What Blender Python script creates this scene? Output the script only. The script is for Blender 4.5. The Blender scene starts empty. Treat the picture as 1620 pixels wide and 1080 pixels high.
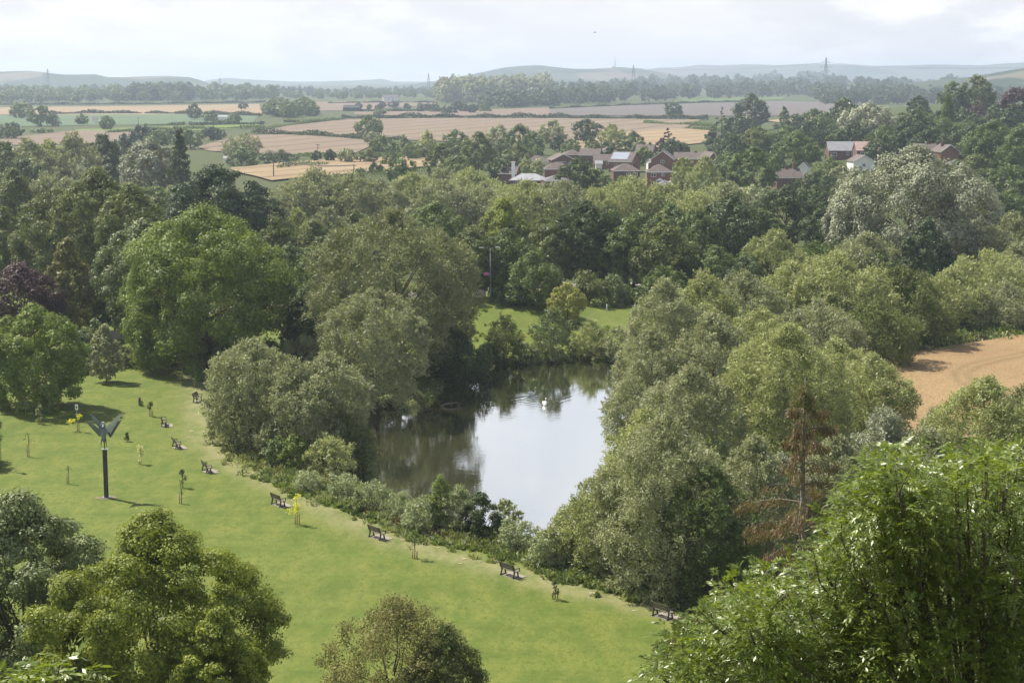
import bpy, math, random
import numpy as np
from mathutils import Vector, Matrix
SC = bpy.context.scene
COL = SC.collection
PI = math.pi
F = 2700.0; CAMH = 34.0; PITCH = math.atan(420/2700.0)
cP, sP = math.cos(PITCH), math.sin(PITCH)

# ------------------------------------------------------------------ camera
cam_d = bpy.data.cameras.new('camera'); cam = bpy.data.objects.new('camera', cam_d); COL.objects.link(cam)
cam.location = (0, 0, CAMH); cam.rotation_euler = (PI/2 - PITCH, 0, 0)
cam_d.lens = 60; cam_d.sensor_width = 36; cam_d.clip_end = 80000; cam_d.clip_start = 0.5
SC.camera = cam

# ------------------------------------------------------------------ terrain
def smooth(x):
    x = np.clip(x, 0, 1); return x*x*(3-2*x)
def ray(px, py):
    x = (px-810)/F; y = (540-py)/F
    return (x, cP + y*sP, -sP + y*cP)
def flat(px, py, z=0.0):
    d = ray(px, py); t = (z-CAMH)/d[2]
    return (d[0]*t, d[1]*t)
POND_PX = [(678,632),(702,603),(762,597),(768,582),(850,574),(950,568),(1000,590),(1000,640),(975,690),(975,740),(960,790),(925,838),
           (900,862),(850,858),(790,842),(720,824),(650,808),(600,790),(545,772),(545,735),(575,700),(596,664),(645,650)]
WATER_Z = -1.0
POND = np.array([flat(a, b, WATER_Z) for a, b in POND_PX])
def pond_sd(X, Y):
    """signed distance to the pond edge, positive inside"""
    n = len(POND); inside = np.zeros(X.shape, bool); dmin = np.full(X.shape, 1e9)
    for i in range(n):
        ax, ay = POND[i]; bx, by = POND[(i+1) % n]
        ex, ey = bx-ax, by-ay
        t = np.clip(((X-ax)*ex+(Y-ay)*ey)/(ex*ex+ey*ey), 0, 1)
        dmin = np.minimum(dmin, np.hypot(X-ax-t*ex, Y-ay-t*ey))
        c = ((ay > Y) != (by > Y)) & (X < (bx-ax)*(Y-ay)/(by-ay+1e-12)+ax)
        inside ^= c
    return np.where(inside, dmin, -dmin)
MOUND = flat(775, 520)
def H(X, Y, pond=True):
    X = np.asarray(X, float); Y = np.asarray(Y, float)
    X, Y = np.broadcast_arrays(X, Y)
    h = 30.5*np.clip(1-np.maximum(Y, 0)/95, 0, 1)**1.6
    r = X/np.maximum(Y, 1)
    h = h + 15*smooth((r-.12)/.14)*smooth((Y-480)/350)*(1-smooth((Y-1150)/600))
    h = h + 2.5*np.exp(-((X-MOUND[0]-1)/11)**2-((Y-MOUND[1]-12)/13)**2)
    h = h + .25*np.sin(X*.11+1.3)*np.sin(Y*.083)*np.clip((Y-90)/40, 0, 1)*(1-smooth((Y-500)/500))
    if pond:
        m = (X > -40) & (X < 40) & (Y > 95) & (Y < 230)
        if m.any():
            sd = pond_sd(X[m], Y[m])
            h = h.copy(); h[m] = h[m] - 2.6*smooth((sd+1.6)/3.4)
    return h
def h1(x, y): return float(H(np.array([x]), np.array([y]))[0])
def P(px, py):
    """point where the view ray through a photo pixel meets the terrain"""
    d = ray(px, py)
    t = np.concatenate([np.arange(15, 400, .5), 400*1.006**np.arange(0, 700)])
    z = CAMH + d[2]*t - H(d[0]*t, d[1]*t)
    k = np.argmax(z < 0)
    if z[k] >= 0: k = len(t)-1
    a, b = t[k-1], t[k]; za, zb = z[k-1], z[k]
    s = a + (b-a)*za/(za-zb+1e-12)
    return Vector((d[0]*s, d[1]*s, CAMH + d[2]*s))
def zat(px, py, Y):
    d = ray(px, py); return CAMH + d[2]*Y/d[1]
def scl(p): return F/(p[1]*cP + (CAMH-p[2])*sP)

# ------------------------------------------------------------------ mesh helpers
def link(o, parent=None):
    COL.objects.link(o)
    if parent is not None: o.parent = parent
    return o
def tag(o, label=None, cat=None, group=None, kind=None):
    if label: o['label'] = label
    if cat: o['category'] = cat
    if group: o['group'] = group
    if kind: o['kind'] = kind
    return o
def empty(name, loc=(0,0,0), rz=0, scale=None):
    o = bpy.data.objects.new(name, None); COL.objects.link(o)
    o.location = loc; o.rotation_euler = (0,0,rz); o.empty_display_size = .5
    if scale: o.scale = scale
    return o
def mesh_np(name, V, Fc, mat=None, smooth_=False):
    """V (n,3) float array, Fc (m,4) or (m,3) int array"""
    me = bpy.data.meshes.new(name)
    V = np.asarray(V, np.float32); Fc = np.asarray(Fc, np.int32)
    k = Fc.shape[1]
    me.vertices.add(len(V)); me.vertices.foreach_set('co', V.ravel())
    me.loops.add(Fc.size); me.loops.foreach_set('vertex_index', Fc.ravel())
    me.polygons.add(len(Fc)); me.polygons.foreach_set('loop_start', np.arange(0, Fc.size, k, dtype=np.int32))
    me.update(calc_edges=True)
    if smooth_: me.polygons.foreach_set('use_smooth', np.ones(len(Fc), bool))
    me.materials.append(mat)
    return me
class MB:
    def __init__(s): s.v = []; s.f = []; s.sm = []
    def add(s, vs, fs, sm=False):
        b = len(s.v); s.v += [tuple(v) for v in vs]; s.f += [tuple(i+b for i in f) for f in fs]; s.sm += [sm]*len(fs); return s
    def box(s, x0, x1, y0, y1, z0, z1):
        return s.add([(x0,y0,z0),(x1,y0,z0),(x1,y1,z0),(x0,y1,z0),(x0,y0,z1),(x1,y0,z1),(x1,y1,z1),(x0,y1,z1)],
              [(0,3,2,1),(4,5,6,7),(0,1,5,4),(1,2,6,5),(2,3,7,6),(3,0,4,7)])
    def bar(s, a, b, w, d=None):
        d = d or w; a = Vector(a); b = Vector(b); t = (b-a).normalized()
        u = t.cross(Vector((0,0,1)));
        if u.length < .05: u = Vector((1,0,0))
        u.normalize(); v = u.cross(t)
        vs = [p + u*w/2*i + v*d/2*j for p in (a,b) for i,j in ((-1,-1),(1,-1),(1,1),(-1,1))]
        return s.add(vs, [(0,3,2,1),(4,5,6,7),(0,1,5,4),(1,2,6,5),(2,3,7,6),(3,0,4,7)])
    def tube(s, pts, rad, n=8, cap=True):
        pts = [Vector(p) for p in pts]
        if not isinstance(rad, (list,tuple)): rad = [rad]*len(pts)
        vs = []
        for i,p in enumerate(pts):
            t = (pts[min(i+1,len(pts)-1)]-pts[max(i-1,0)]).normalized()
            u = t.cross(Vector((0,0,1)))
            if u.length < .1: u = t.cross(Vector((0,1,0)))
            u.normalize(); v = u.cross(t)
            vs += [p + (u*math.cos(2*PI*k/n)+v*math.sin(2*PI*k/n))*rad[i] for k in range(n)]
        fs = [(i*n+k, i*n+(k+1)%n, (i+1)*n+(k+1)%n, (i+1)*n+k) for i in range(len(pts)-1) for k in range(n)]
        if cap: fs += [tuple(range(n-1,-1,-1)), tuple((len(pts)-1)*n+k for k in range(n))]
        return s.add(vs, fs, True)
    def prism(s, prof, a, b, axis='y'):
        """extrude a 2-D profile: (x,z) along y"""
        n = len(prof)
        if axis == 'y': vs = [(x,a,z) for x,z in prof]+[(x,b,z) for x,z in prof]
        else: vs = [(a,x,z) for x,z in prof]+[(b,x,z) for x,z in prof]
        fs = [tuple(range(n)), tuple(range(2*n-1,n-1,-1))]+[(i,i+n,(i+1)%n+n,(i+1)%n) for i in range(n)]
        return s.add(vs, fs)
    def ball(s, c, r, sc=(1,1,1), seg=12, rings=8):
        vs = []; 
        for j in range(1, rings):
            th = PI*j/rings
            for i in range(seg):
                ph = 2*PI*i/seg
                vs.append((c[0]+r*sc[0]*math.sin(th)*math.cos(ph), c[1]+r*sc[1]*math.sin(th)*math.sin(ph), c[2]+r*sc[2]*math.cos(th)))
        vs += [(c[0],c[1],c[2]+r*sc[2]), (c[0],c[1],c[2]-r*sc[2])]
        t = len(vs)-2; fs = []
        for j in range(rings-2):
            for i in range(seg): fs.append((j*seg+i, (j+1)*seg+i, (j+1)*seg+(i+1)%seg, j*seg+(i+1)%seg))
        for i in range(seg): fs.append((t, i, (i+1)%seg)); fs.append((t+1, (rings-2)*seg+(i+1)%seg, (rings-2)*seg+i))
        return s.add(vs, fs, True)
    def build(s, name, mat, parent=None):
        me = bpy.data.meshes.new(name); me.from_pydata(s.v, [], s.f); me.update()
        me.polygons.foreach_set('use_smooth', s.sm); me.materials.append(mat)
        return link(bpy.data.objects.new(name, me), parent)

# ------------------------------------------------------------------ materials
def newmat(name):
    m = bpy.data.materials.new(name); m.use_nodes = True; nt = m.node_tree
    for n in list(nt.nodes): nt.nodes.remove(n)
    out = nt.nodes.new('ShaderNodeOutputMaterial')
    return m, nt, out
def N(nt, typ, **kw):
    n = nt.nodes.new(typ)
    for k, v in kw.items():
        if k in ('operation','blend_type','data_type','noise_dimensions','vector_type','interpolation_type','attribute_name','feature','wave_type','bands_direction'): setattr(n, k, v)
        else: n.inputs[k.replace('_',' ')].default_value = v
    return n
def mixc(nt, fac, a, b):
    n = nt.nodes.new('ShaderNodeMix'); n.data_type = 'RGBA'
    for s, v in ((n.inputs['Factor'], fac), (n.inputs[6], a), (n.inputs[7], b)):
        if hasattr(v, 'links'): nt.links.new(v, s)
        elif isinstance(v, (int,float)): s.default_value = v
        else: s.default_value = (*v, 1)
    return n.outputs[2]
def ramp(nt, src, lo, hi):
    n = nt.nodes.new('ShaderNodeMapRange'); n.inputs['From Min'].default_value = lo; n.inputs['From Max'].default_value = hi
    nt.links.new(src, n.inputs['Value']); return n.outputs['Result']
def noise(nt, vec, scale, detail=3, rough=.55):
    n = nt.nodes.new('ShaderNodeTexNoise'); n.inputs['Scale'].default_value = scale
    n.inputs['Detail'].default_value = detail; n.inputs['Roughness'].default_value = rough
    if vec is not None: nt.links.new(vec, n.inputs['Vector'])
    return n.outputs['Fac']
def mapping(nt, vec, scale=(1,1,1), rot=(0,0,0)):
    n = nt.nodes.new('ShaderNodeMapping'); n.inputs['Scale'].default_value = scale; n.inputs['Rotation'].default_value = rot
    nt.links.new(vec, n.inputs['Vector']); return n.outputs['Vector']
def pos(nt): return nt.nodes.new('ShaderNodeNewGeometry').outputs['Position']
def simple(name, col, rough=.7, var=.25, scale=3, metal=0, spec=.3, bump=0):
    m, nt, out = newmat(name)
    b = nt.nodes.new('ShaderNodeBsdfPrincipled'); b.inputs['Roughness'].default_value = rough; b.inputs['Metallic'].default_value = metal
    b.inputs['Specular IOR Level'].default_value = spec
    tc = nt.nodes.new('ShaderNodeTexCoord').outputs['Object']
    nz = noise(nt, tc, scale, 4)
    c = mixc(nt, ramp(nt, nz, .3, .7), [x*(1-var) for x in col], [min(1, x*(1+var)) for x in col])
    nt.links.new(c, b.inputs['Base Color'])
    if bump:
        bn = nt.nodes.new('ShaderNodeBump'); bn.inputs['Strength'].default_value = bump; nt.links.new(nz, bn.inputs['Height']); nt.links.new(bn.outputs[0], b.inputs['Normal'])
    nt.links.new(b.outputs[0], out.inputs['Surface'])
    return m
def leafmat(name, c1, c2, trans=.34, rough=.5, spec=.3, tip=None):
    """c1/c2 leaf base colours, mixed per leaf, per clump of the crown and per tree"""
    m, nt, out = newmat(name)
    c1 = [x*1.15 for x in c1]; c2 = [min(.8,x*1.52) for x in c2]; trans *= .7; spec *= .45 if name != 'leaf_ash' else .9; rough = max(rough, .5) if name != 'leaf_ash' else rough
    geo = nt.nodes.new('ShaderNodeNewGeometry'); oi = nt.nodes.new('ShaderNodeObjectInfo'); tc = nt.nodes.new('ShaderNodeTexCoord')
    nz = noise(nt, tc.outputs['Object'], 5.0, 2)
    a = N(nt, 'ShaderNodeMath', operation='MULTIPLY'); nt.links.new(geo.outputs['Random Per Island'], a.inputs[0]); a.inputs[1].default_value = .38
    b2 = N(nt, 'ShaderNodeMath', operation='MULTIPLY_ADD'); nt.links.new(ramp(nt, nz, .3, .7), b2.inputs[0]); b2.inputs[1].default_value = .45; nt.links.new(a.outputs[0], b2.inputs[2])
    c = N(nt, 'ShaderNodeMath', operation='MULTIPLY_ADD'); nt.links.new(oi.outputs['Random'], c.inputs[0]); c.inputs[1].default_value = .25; nt.links.new(b2.outputs[0], c.inputs[2])
    col = mixc(nt, c.outputs[0], c1, c2)
    p = nt.nodes.new('ShaderNodeBsdfPrincipled'); p.inputs['Roughness'].default_value = rough; p.inputs['Specular IOR Level'].default_value = spec
    nt.links.new(col, p.inputs['Base Color'])
    t = nt.nodes.new('ShaderNodeBsdfTranslucent')
    tcol = mixc(nt, .55, col, [min(1, x) for x in (c2[0]*1.5, c2[1]*1.5, c2[2]*.6)])
    nt.links.new(tcol, t.inputs['Color'])
    mx = nt.nodes.new('ShaderNodeMixShader'); mx.inputs[0].default_value = trans
    nt.links.new(p.outputs[0], mx.inputs[1]); nt.links.new(t.outputs[0], mx.inputs[2]); nt.links.new(mx.outputs[0], out.inputs['Surface'])
    return m
LM = {
 'G': leafmat('leaf_mid_green', (.048,.070,.026), (.118,.155,.050)),
 'D': leafmat('leaf_dark_green', (.030,.046,.021), (.076,.102,.037), .25),
 'O': leafmat('leaf_olive', (.046,.064,.023), (.125,.148,.048)),
 'Y': leafmat('leaf_lime_gold', (.13,.145,.030), (.25,.25,.075)),
 'L': leafmat('leaf_fresh_green', (.058,.085,.018), (.155,.200,.048), .4),
 'W': leafmat('leaf_willow', (.098,.114,.060), (.255,.270,.155), .3, .5, .3),
 'V': leafmat('leaf_willow_yellowish', (.115,.138,.055), (.275,.295,.135), .34, .5, .3),
 'X': leafmat('leaf_willow_dark', (.070,.084,.040), (.190,.205,.105), .3, .5, .3),
 'N': leafmat('leaf_pale_sage', (.14,.17,.09), (.28,.31,.18), .3, .5, .3),
 'S': leafmat('leaf_silver', (.108,.125,.072), (.285,.298,.215), .2, .5, .4),
 'B': leafmat('leaf_blue_dark', (.026,.044,.020), (.062,.086,.036), .15),
 'P': leafmat('leaf_purple', (.040,.026,.028), (.085,.050,.050), .2),
 'T': leafmat('leaf_tawny', (.085,.088,.030), (.155,.150,.052), .3),
 'R': leafmat('leaf_rusty_dead', (.10,.070,.045), (.175,.118,.075), .2),
 'Z': leafmat('leaf_bright_yellow', (.45,.42,.03), (.75,.70,.08), .45),
 'C': leafmat('leaf_cream', (.40,.38,.18), (.60,.55,.32), .3),
 'A': leafmat('leaf_ash', (.044,.070,.012), (.160,.208,.030), .42, .40, .6),
 'M': leafmat('leaf_sycamore_seed', (.038,.060,.012), (.220,.252,.042), .3, .5, .3),
 'K': leafmat('leaf_dusty_maple', (.062,.092,.030), (.165,.195,.085), .22, .48, .4),
 'U': leafmat('leaf_dry_olive', (.10,.100,.038), (.215,.205,.085), .25, .6, .2),
}
BARK = simple('bark', (.11,.09,.065), .9, .35, 12)
BARKG = simple('bark_grey', (.17,.155,.125), .9, .3, 12)

# ------------------------------------------------------------------ leaves and crowns
def unit(a): return a/np.maximum(np.linalg.norm(a, axis=-1, keepdims=True), 1e-9)
def leaf_arrays(C, U, W, L, wd):
    """diamond leaves: centre C, axis U, side W (unit), half length L, half width wd -> verts, faces"""
    n = len(C); L = np.broadcast_to(np.asarray(L, float).reshape(-1,1), (n,1)); wd = np.broadcast_to(np.asarray(wd, float).reshape(-1,1), (n,1))
    V = np.stack([C-U*L, C+W*wd-U*L*.15, C+U*L, C-W*wd-U*L*.15], 1).reshape(-1,3)
    return V, np.arange(4*n).reshape(-1,4)
def frames(nrm, U=None, rng=None):
    if U is None: U = rng.normal(size=nrm.shape)
    W = unit(np.cross(nrm, U)); U = unit(np.cross(W, nrm)); return U, W
# kind: A aspect, cb crown base, tmax widest, pb width at the bottom, pw top roundness, M lobes, lr lobe radius, style
KIND = {
 'round':  dict(A=.95, cb=.10, tmax=.42, pb=.60, pw=1.5, M=44, lr=.135, sq=.85, st='leaf'),
 'oak':    dict(A=.90, cb=.13, tmax=.45, pb=.62, pw=1.7, M=50, lr=.125, sq=.70, st='leaf'),
 'tall':   dict(A=1.5, cb=.09, tmax=.38, pb=.60, pw=1.25, M=50, lr=.15, sq=.95, st='leaf'),
 'lime':   dict(A=1.2, cb=.17, tmax=.33, pb=.70, pw=1.2, M=50, lr=.13, sq=.8, st='leaf'),
 'willow': dict(A=.95, cb=.03, tmax=.36, pb=.82, pw=1.8, M=48, lr=.145, sq=1.0, st='shoot'),
 'wide':   dict(A=.75, cb=.03, tmax=.36, pb=.84, pw=1.7, M=52, lr=.12, sq=1.0, st='shoot'),
 'dome':   dict(A=.85, cb=.06, tmax=.46, pb=.62, pw=2.1, M=60, lr=.115, sq=.9, st='shoot'),
 'bush':   dict(A=.85, cb=.0, tmax=.35, pb=.85, pw=1.5, M=26, lr=.18, sq=.9, st='shoot'),
 'shrub':  dict(A=.8, cb=.0, tmax=.35, pb=.85, pw=1.5, M=24, lr=.17, sq=.85, st='leaf'),
 'silver': dict(A=1.0, cb=.12, tmax=.52, pb=.45, pw=1.6, M=60, lr=.115, sq=.9, st='leaf'),
 'poplar': dict(A=4.6, cb=.04, tmax=.45, pb=.45, pw=1.3, M=90, lr=.22, sq=1.5, st='shoot'),
 'cone':   dict(A=1.7, cb=.06, tmax=.10, pb=.90, pw=1.0, M=60, lr=.115, sq=.55, st='leaf', cone=1),
 'great':  dict(A=.95, cb=.02, tmax=.46, pb=.80, pw=2.0, M=125, lr=.095, sq=.85, st='leaf'),
 'syc':    dict(A=.95, cb=.08, tmax=.42, pb=.66, pw=1.5, M=60, lr=.120, sq=.60, st='leaf'),
 'pine':   dict(A=.95, cb=.14, tmax=.55, pb=.75, pw=1.9, M=60, lr=.14, sq=.45, st='leaf'),
}
def crown(kind, rng, wpx, cov=1.0, leafpx=1.0, A=None):
    k = KIND[kind]; A0 = k['A']; A = A or A0; z0 = k['cb']*A; Hc = A-z0
    M = int(k['M']*1.3) if wpx > 45 else max(14, int(k['M']*.7)); lr0 = k['lr']*(1.1 if wpx > 45 else 1.4)
    if wpx > 90 and kind != 'great': M = int(M*1.5); lr0 *= .82
    M = int(M*max(.7, A/A0)**.9)
    def prof(t):
        t = np.clip(t, 0, 1)
        lo = k['pb']+(1-k['pb'])*np.sin(PI/2*np.clip(t/k['tmax'],0,1))
        hi = np.cos(PI/2*np.clip((t-k['tmax'])/(1-k['tmax']),0,1)**k['pw']) if not k.get('cone') else 1-np.clip((t-k['tmax'])/(1-k['tmax']),0,1)
        return np.where(t < k['tmax'], lo, hi)
    tt = np.linspace(0, 1, 200); w = prof(tt)+.12; w[tt > .9] += .25; cdf = np.cumsum(w)/w.sum()
    t = np.interp((np.arange(M)+rng.uniform(.1,.9,M))/M, cdf, tt)
    th = np.arange(M)*2.39996 + rng.uniform(-.5,.5,M)
    lr = lr0*rng.uniform(.75,1.2,M)
    if k.get('cone'): lr *= (1.15-t)
    inner = rng.random(M) < (.34 if kind in ('great','wide','syc','silver','pine') else .22)
    Rr = np.maximum(prof(t)*.5*rng.uniform(.93,1.05,M) - lr*.55, 0)*np.where(inner, .45, 1)
    zt = z0 + t*(Hc-lr*k['sq'])+ lr*k['sq']*.35
    asym = 1+.10*np.sin(th*2+rng.uniform(0,6))
    C = np.stack([Rr*np.cos(th)*asym, Rr*np.sin(th)*asym, zt], 1)
    ctr = np.array([0,0,z0+Hc*.42])
    Lp = (2.1 if wpx > 60 else 1.9)*leafpx
    L = Lp/wpx/2*1.25; 
    cov = cov*(2.0 if kind == 'poplar' else 1.35 if kind in ('great','syc','silver') else 1)
    n = int(cov*(3.1 if wpx > 60 else 3.2)*min(A, 2.2)*wpx*wpx/leafpx**1.6)
    pr = lr**2; pr /= pr.sum()
    li = rng.choice(M, n, p=pr)
    sq3 = np.array([1,1,k['sq']])
    if k['st'] == 'leaf':
        ns = 11 if wpx > 45 else 5
        sd = unit(rng.normal(size=(M,ns,3))+np.array([0,0,.25])); so = unit(C-ctr)[:,None,:]
        sd = unit(sd+so*.55)
        sub = C[:,None,:]+sd*(lr[:,None,None]*.72)*sq3
        si = rng.integers(0, ns, n)
        d = unit(rng.normal(size=(n,3))); 
        rr = rng.random(n)**.45*(lr[li]*.50)*np.where(rng.random(n) < .07, 1.45, 1)
        p = sub[li,si]+d*rr[:,None]*sq3
        out = unit((p-C[li]))
        nrm = unit(.5*d+.65*out+.36*rng.normal(size=(n,3))+np.array([0,0,.35]))
        U, W = frames(nrm, rng=rng)
        lens = L*rng.uniform(.7,1.3,n); wds = lens*.62
    else:
        ns = 20 if wpx > 45 else 8
        sd = unit(rng.normal(size=(M,ns,3))+unit(C-ctr)[:,None,:]*.7+np.array([0,0,.15]))
        g = unit(sd*.9+np.array([0,0,.6 if kind != 'poplar' else 2.0])+rng.normal(size=(M,ns,3))*.22)
        ln = lr[:,None]*rng.uniform(.5,.95,(M,ns))
        base = C[:,None,:]+sd*(lr[:,None,None]*.48)
        si = rng.integers(0, ns, n); s = rng.random(n)**.8
        gg = g[li,si]; l = ln[li,si]
        p = base[li,si]+gg*(l*s)[:,None] - np.array([0,0,1.])*(l*s*s*.22)[:,None] + rng.normal(size=(n,3))*(lr[li]*.17*(1.25-.8*s))[:,None]
        U = unit(gg*.9+rng.normal(size=(n,3))*.75-np.array([0,0,.15]))
        nrm = unit(.8*sd[li,si]+.5*rng.normal(size=(n,3))+np.array([0,0,.4]))
        W = unit(np.cross(nrm, U))
        lens = L*1.25*rng.uniform(.7,1.3,n); wds = lens*.36
    # drop most leaves buried well inside the crown
    rad = np.hypot(p[:,0],p[:,1])/(.5*prof((p[:,2]-z0)/Hc)+1e-3)
    buried = (rad < .5) & (p[:,2] < z0+.72*Hc) & (rng.random(n) < .5)
    kp = ~buried & (p[:,2] > .004)
    V, Fc = leaf_arrays(p[kp], U[kp], W[kp], lens[kp], wds[kp])
    return V, Fc, C, lr
def limbs(kind, rng, C, wpx, multi=False, A=None):
    k = KIND[kind]; A = A or k['A']; z0 = k['cb']*A; mb = MB(); n = 7 if wpx > 60 else 5
    r0 = .022 if kind not in ('poplar','cone') else .05*(1 if kind=='poplar' else .5)
    top = z0+(A-z0)*(.55 if kind not in ('cone','poplar') else .93)
    fx = rng.uniform(-.02,.02)
    zf = max(z0*1.05, .10*A)
    if multi:
        for j in range(5):
            a = j*1.257+rng.uniform(-.4,.4); q = C[rng.integers(len(C))]
            mb.tube([(.03*math.cos(a),.03*math.sin(a),-.02),((.03*math.cos(a)+q[0])*.45,(.03*math.sin(a)+q[1])*.45,q[2]*.5),tuple(q)],[r0*.7,r0*.45,r0*.15],n)
    else:
        mb.tube([(0,0,-.03),(fx,.005,zf*.6),(fx*1.5,0,zf),(fx*2,.01,(zf+top)/2),(fx,0,top)],[r0*1.45,r0*1.05,r0,r0*.7,r0*.22],n)
    order = rng.permutation(len(C))[:(18 if wpx > 60 else 7)]
    for i in order:
        c = C[i]; zs = min(max(zf*.9, c[2]*.55-.02), top*.85); 
        if kind == 'cone': zs = c[2]+.01
        m = ((c[0])*.5+rng.uniform(-.02,.02), c[1]*.5+rng.uniform(-.02,.02), zs+(c[2]-zs)*.42+.01)
        rs = r0*(.55 if zs < zf*1.3 else .35)
        mb.tube([(fx*1.5,0,zs), m, tuple(c*np.array([.97,.97,.99]))],[rs,rs*.6,rs*.2],5 if wpx > 60 else 4, False)
    return mb
BUCK = [10,16,26,40,64]
PROTO = {}
TREE_NAMES = dict(round='broadleaf_tree', great='broadleaf_tree', syc='sycamore_tree', oak='oak_tree', tall='broadleaf_tree', lime='lime_tree', willow='willow_tree', wide='willow_tree', dome='willow_tree', bush='willow_bush',
  shrub='shrub', silver='white_poplar_tree', poplar='lombardy_poplar_tree', cone='conifer_tree', pine='pine_tree')
SEED = [100]
def get_meshes(kind, wpx, cov, leafpx, A):
    A0 = KIND[kind]['A']; A = min(max(A, A0*.55), A0*2.4)
    if wpx > 66:
        SEED[0] += 1; rng = np.random.default_rng(SEED[0]); key = None
        use = wpx
    else:
        use = min(BUCK, key=lambda b: abs(math.log(b/wpx))); v = SEED[0] % 4; SEED[0] += 1
        A = A0*min((.62,.8,1.0,1.25,1.6,2.0), key=lambda q: abs(math.log(q*A0/A)))
        key = (kind, use, v, cov, A)
        if key in PROTO: return PROTO[key]
        rng = np.random.default_rng(len(kind)*31 + use*17 + v*7 + ord(kind[0])*7+ord(kind[1]))
    V, Fc, C, lr = crown(kind, rng, use, cov, leafpx, A)
    cm = mesh_np('crown', V, Fc, LM['G'])
    tb = limbs(kind, rng, C, use, multi=kind in ('bush','shrub'), A=A)
    tm = bpy.data.meshes.new('trunk'); tm.from_pydata(tb.v, [], tb.f); tm.update(); tm.polygons.foreach_set('use_smooth', tb.sm); tm.materials.append(BARK)
    if key: PROTO[key] = (cm, tm, A)
    return cm, tm, A
NT = [0]
def tree(x, yt, yb, w, kind, mat, label, cat=None, group=None, name=None, cov=1.0, leafpx=1.0, base=None, rz=None, trunk=True):
    b = P(x, yb) if base is None else Vector(base)
    hz = b.z; s = scl(b); zt = zat(x, yt, b.y)
    Hm = max(zt-hz, .5); Wm = w/s; wpx = w*.632
    cm, tm, A = get_meshes(kind, wpx, cov, leafpx, Hm/Wm)
    nm = name or TREE_NAMES[kind]
    cat = cat or ('bush' if kind in ('bush','shrub') else 'tree')
    r = empty(nm, (b.x, b.y, hz-.05), random.uniform(0, 6.28) if rz is None else rz, (Wm, Wm, Hm/A))
    tag(r, label, cat, group)
    c = link(bpy.data.objects.new('crown' if cat == 'tree' else 'foliage', cm), r)
    c.material_slots[0].link = 'OBJECT'; c.material_slots[0].material = LM[mat]
    t = link(bpy.data.objects.new('trunk' if cat == 'tree' else 'stem', tm), r)
    NT[0] += 1
    return r
random.seed(5)
# ------------------------------------------------------------------ sky, sun
SUN_EL, SUN_V = math.radians(52), Vector((-.80, .60))
w = bpy.data.worlds.new('World'); SC.world = w; w.use_nodes = True; nt = w.node_tree
for n in list(nt.nodes): nt.nodes.remove(n)
wo = nt.nodes.new('ShaderNodeOutputWorld'); bg = nt.nodes.new('ShaderNodeBackground'); bg.inputs[1].default_value = .074
sky = nt.nodes.new('ShaderNodeTexSky'); sky.sky_type = 'NISHITA'; sky.sun_disc = False; sky.sun_elevation = SUN_EL
sky.sun_rotation = math.atan2(SUN_V.x, SUN_V.y); sky.air_density = 1.1; sky.dust_density = 1.5; sky.ozone_density = 1.2
tcw = nt.nodes.new('ShaderNodeTexCoord').outputs['Generated']
v1 = mapping(nt, tcw, (2.3,2.3,7.0)); n1 = noise(nt, v1, 6.5, 7, .58)
v2 = mapping(nt, tcw, (1.0,1.0,4.0), (.3,.2,.7)); n2 = noise(nt, v2, 2.2, 5, .55)
v3 = v1; n3 = noise(nt, v3, 6.5, 7, .58)
gm = N(nt, 'ShaderNodeMath', operation='SUBTRACT'); nt.links.new(n1, gm.inputs[0]); nt.links.new(n3, gm.inputs[1])
# cloud body: white, with soft grey bases; thin veil everywhere
body = mixc(nt, ramp(nt, n1, .44, .60), (7.5,7.55,7.95), (9.3,9.3,9.35))
body2 = mixc(nt, ramp(nt, n2, .35, .65), (7.7,7.75,8.1), body)
cl = mixc(nt, ramp(nt, n1, .30, .52), mixc(nt, .80, sky.outputs[0], (7.2,7.4,8.1)), body2)
veil = mixc(nt, .90, sky.outputs[0], body2)
fin = mixc(nt, ramp(nt, n2, .40, .58), veil, cl)
veil2 = mixc(nt, .88, sky.outputs[0], fin)
sep = nt.nodes.new('ShaderNodeSeparateXYZ'); nt.links.new(tcw, sep.inputs[0])
up = mixc(nt, ramp(nt, sep.outputs[2], .32, .60), fin, mixc(nt, .12, sky.outputs[0], body2))
nt.links.new(up, bg.inputs[0]); nt.links.new(bg.outputs[0], wo.inputs[0])
sl = bpy.data.lights.new('sun', 'SUN'); so = bpy.data.objects.new('sun', sl); COL.objects.link(so)
sl.energy = 5.0; sl.angle = math.radians(.6); sl.color = (1.0,.93,.82)
sd_ = Vector((SUN_V.x*math.cos(SUN_EL), SUN_V.y*math.cos(SUN_EL), math.sin(SUN_EL)))
so.rotation_euler = sd_.to_track_quat('Z','Y').to_euler(); so.location = (-60,60,120)
SC.view_settings.view_transform = 'Standard'; SC.view_settings.look = 'None'; SC.view_settings.gamma = 1
SC.view_settings.exposure = 0.76

# ------------------------------------------------------------------ haze: one closed box of even thin air
hz = MB().box(-11000, 11000, -260, 10600, -6, 112)
m, nt, out = newmat('haze_air'); pv = nt.nodes.new('ShaderNodeVolumePrincipled')
pv.inputs['Color'].default_value = (.70,.83,1.0,1); pv.inputs['Density'].default_value = 1.45e-4; pv.inputs['Anisotropy'].default_value = .3
nt.links.new(pv.outputs[0], out.inputs['Volume'])
ho = tag(hz.build('haze', m), kind='stuff', label='thin pale summer haze over the whole valley')

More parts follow.
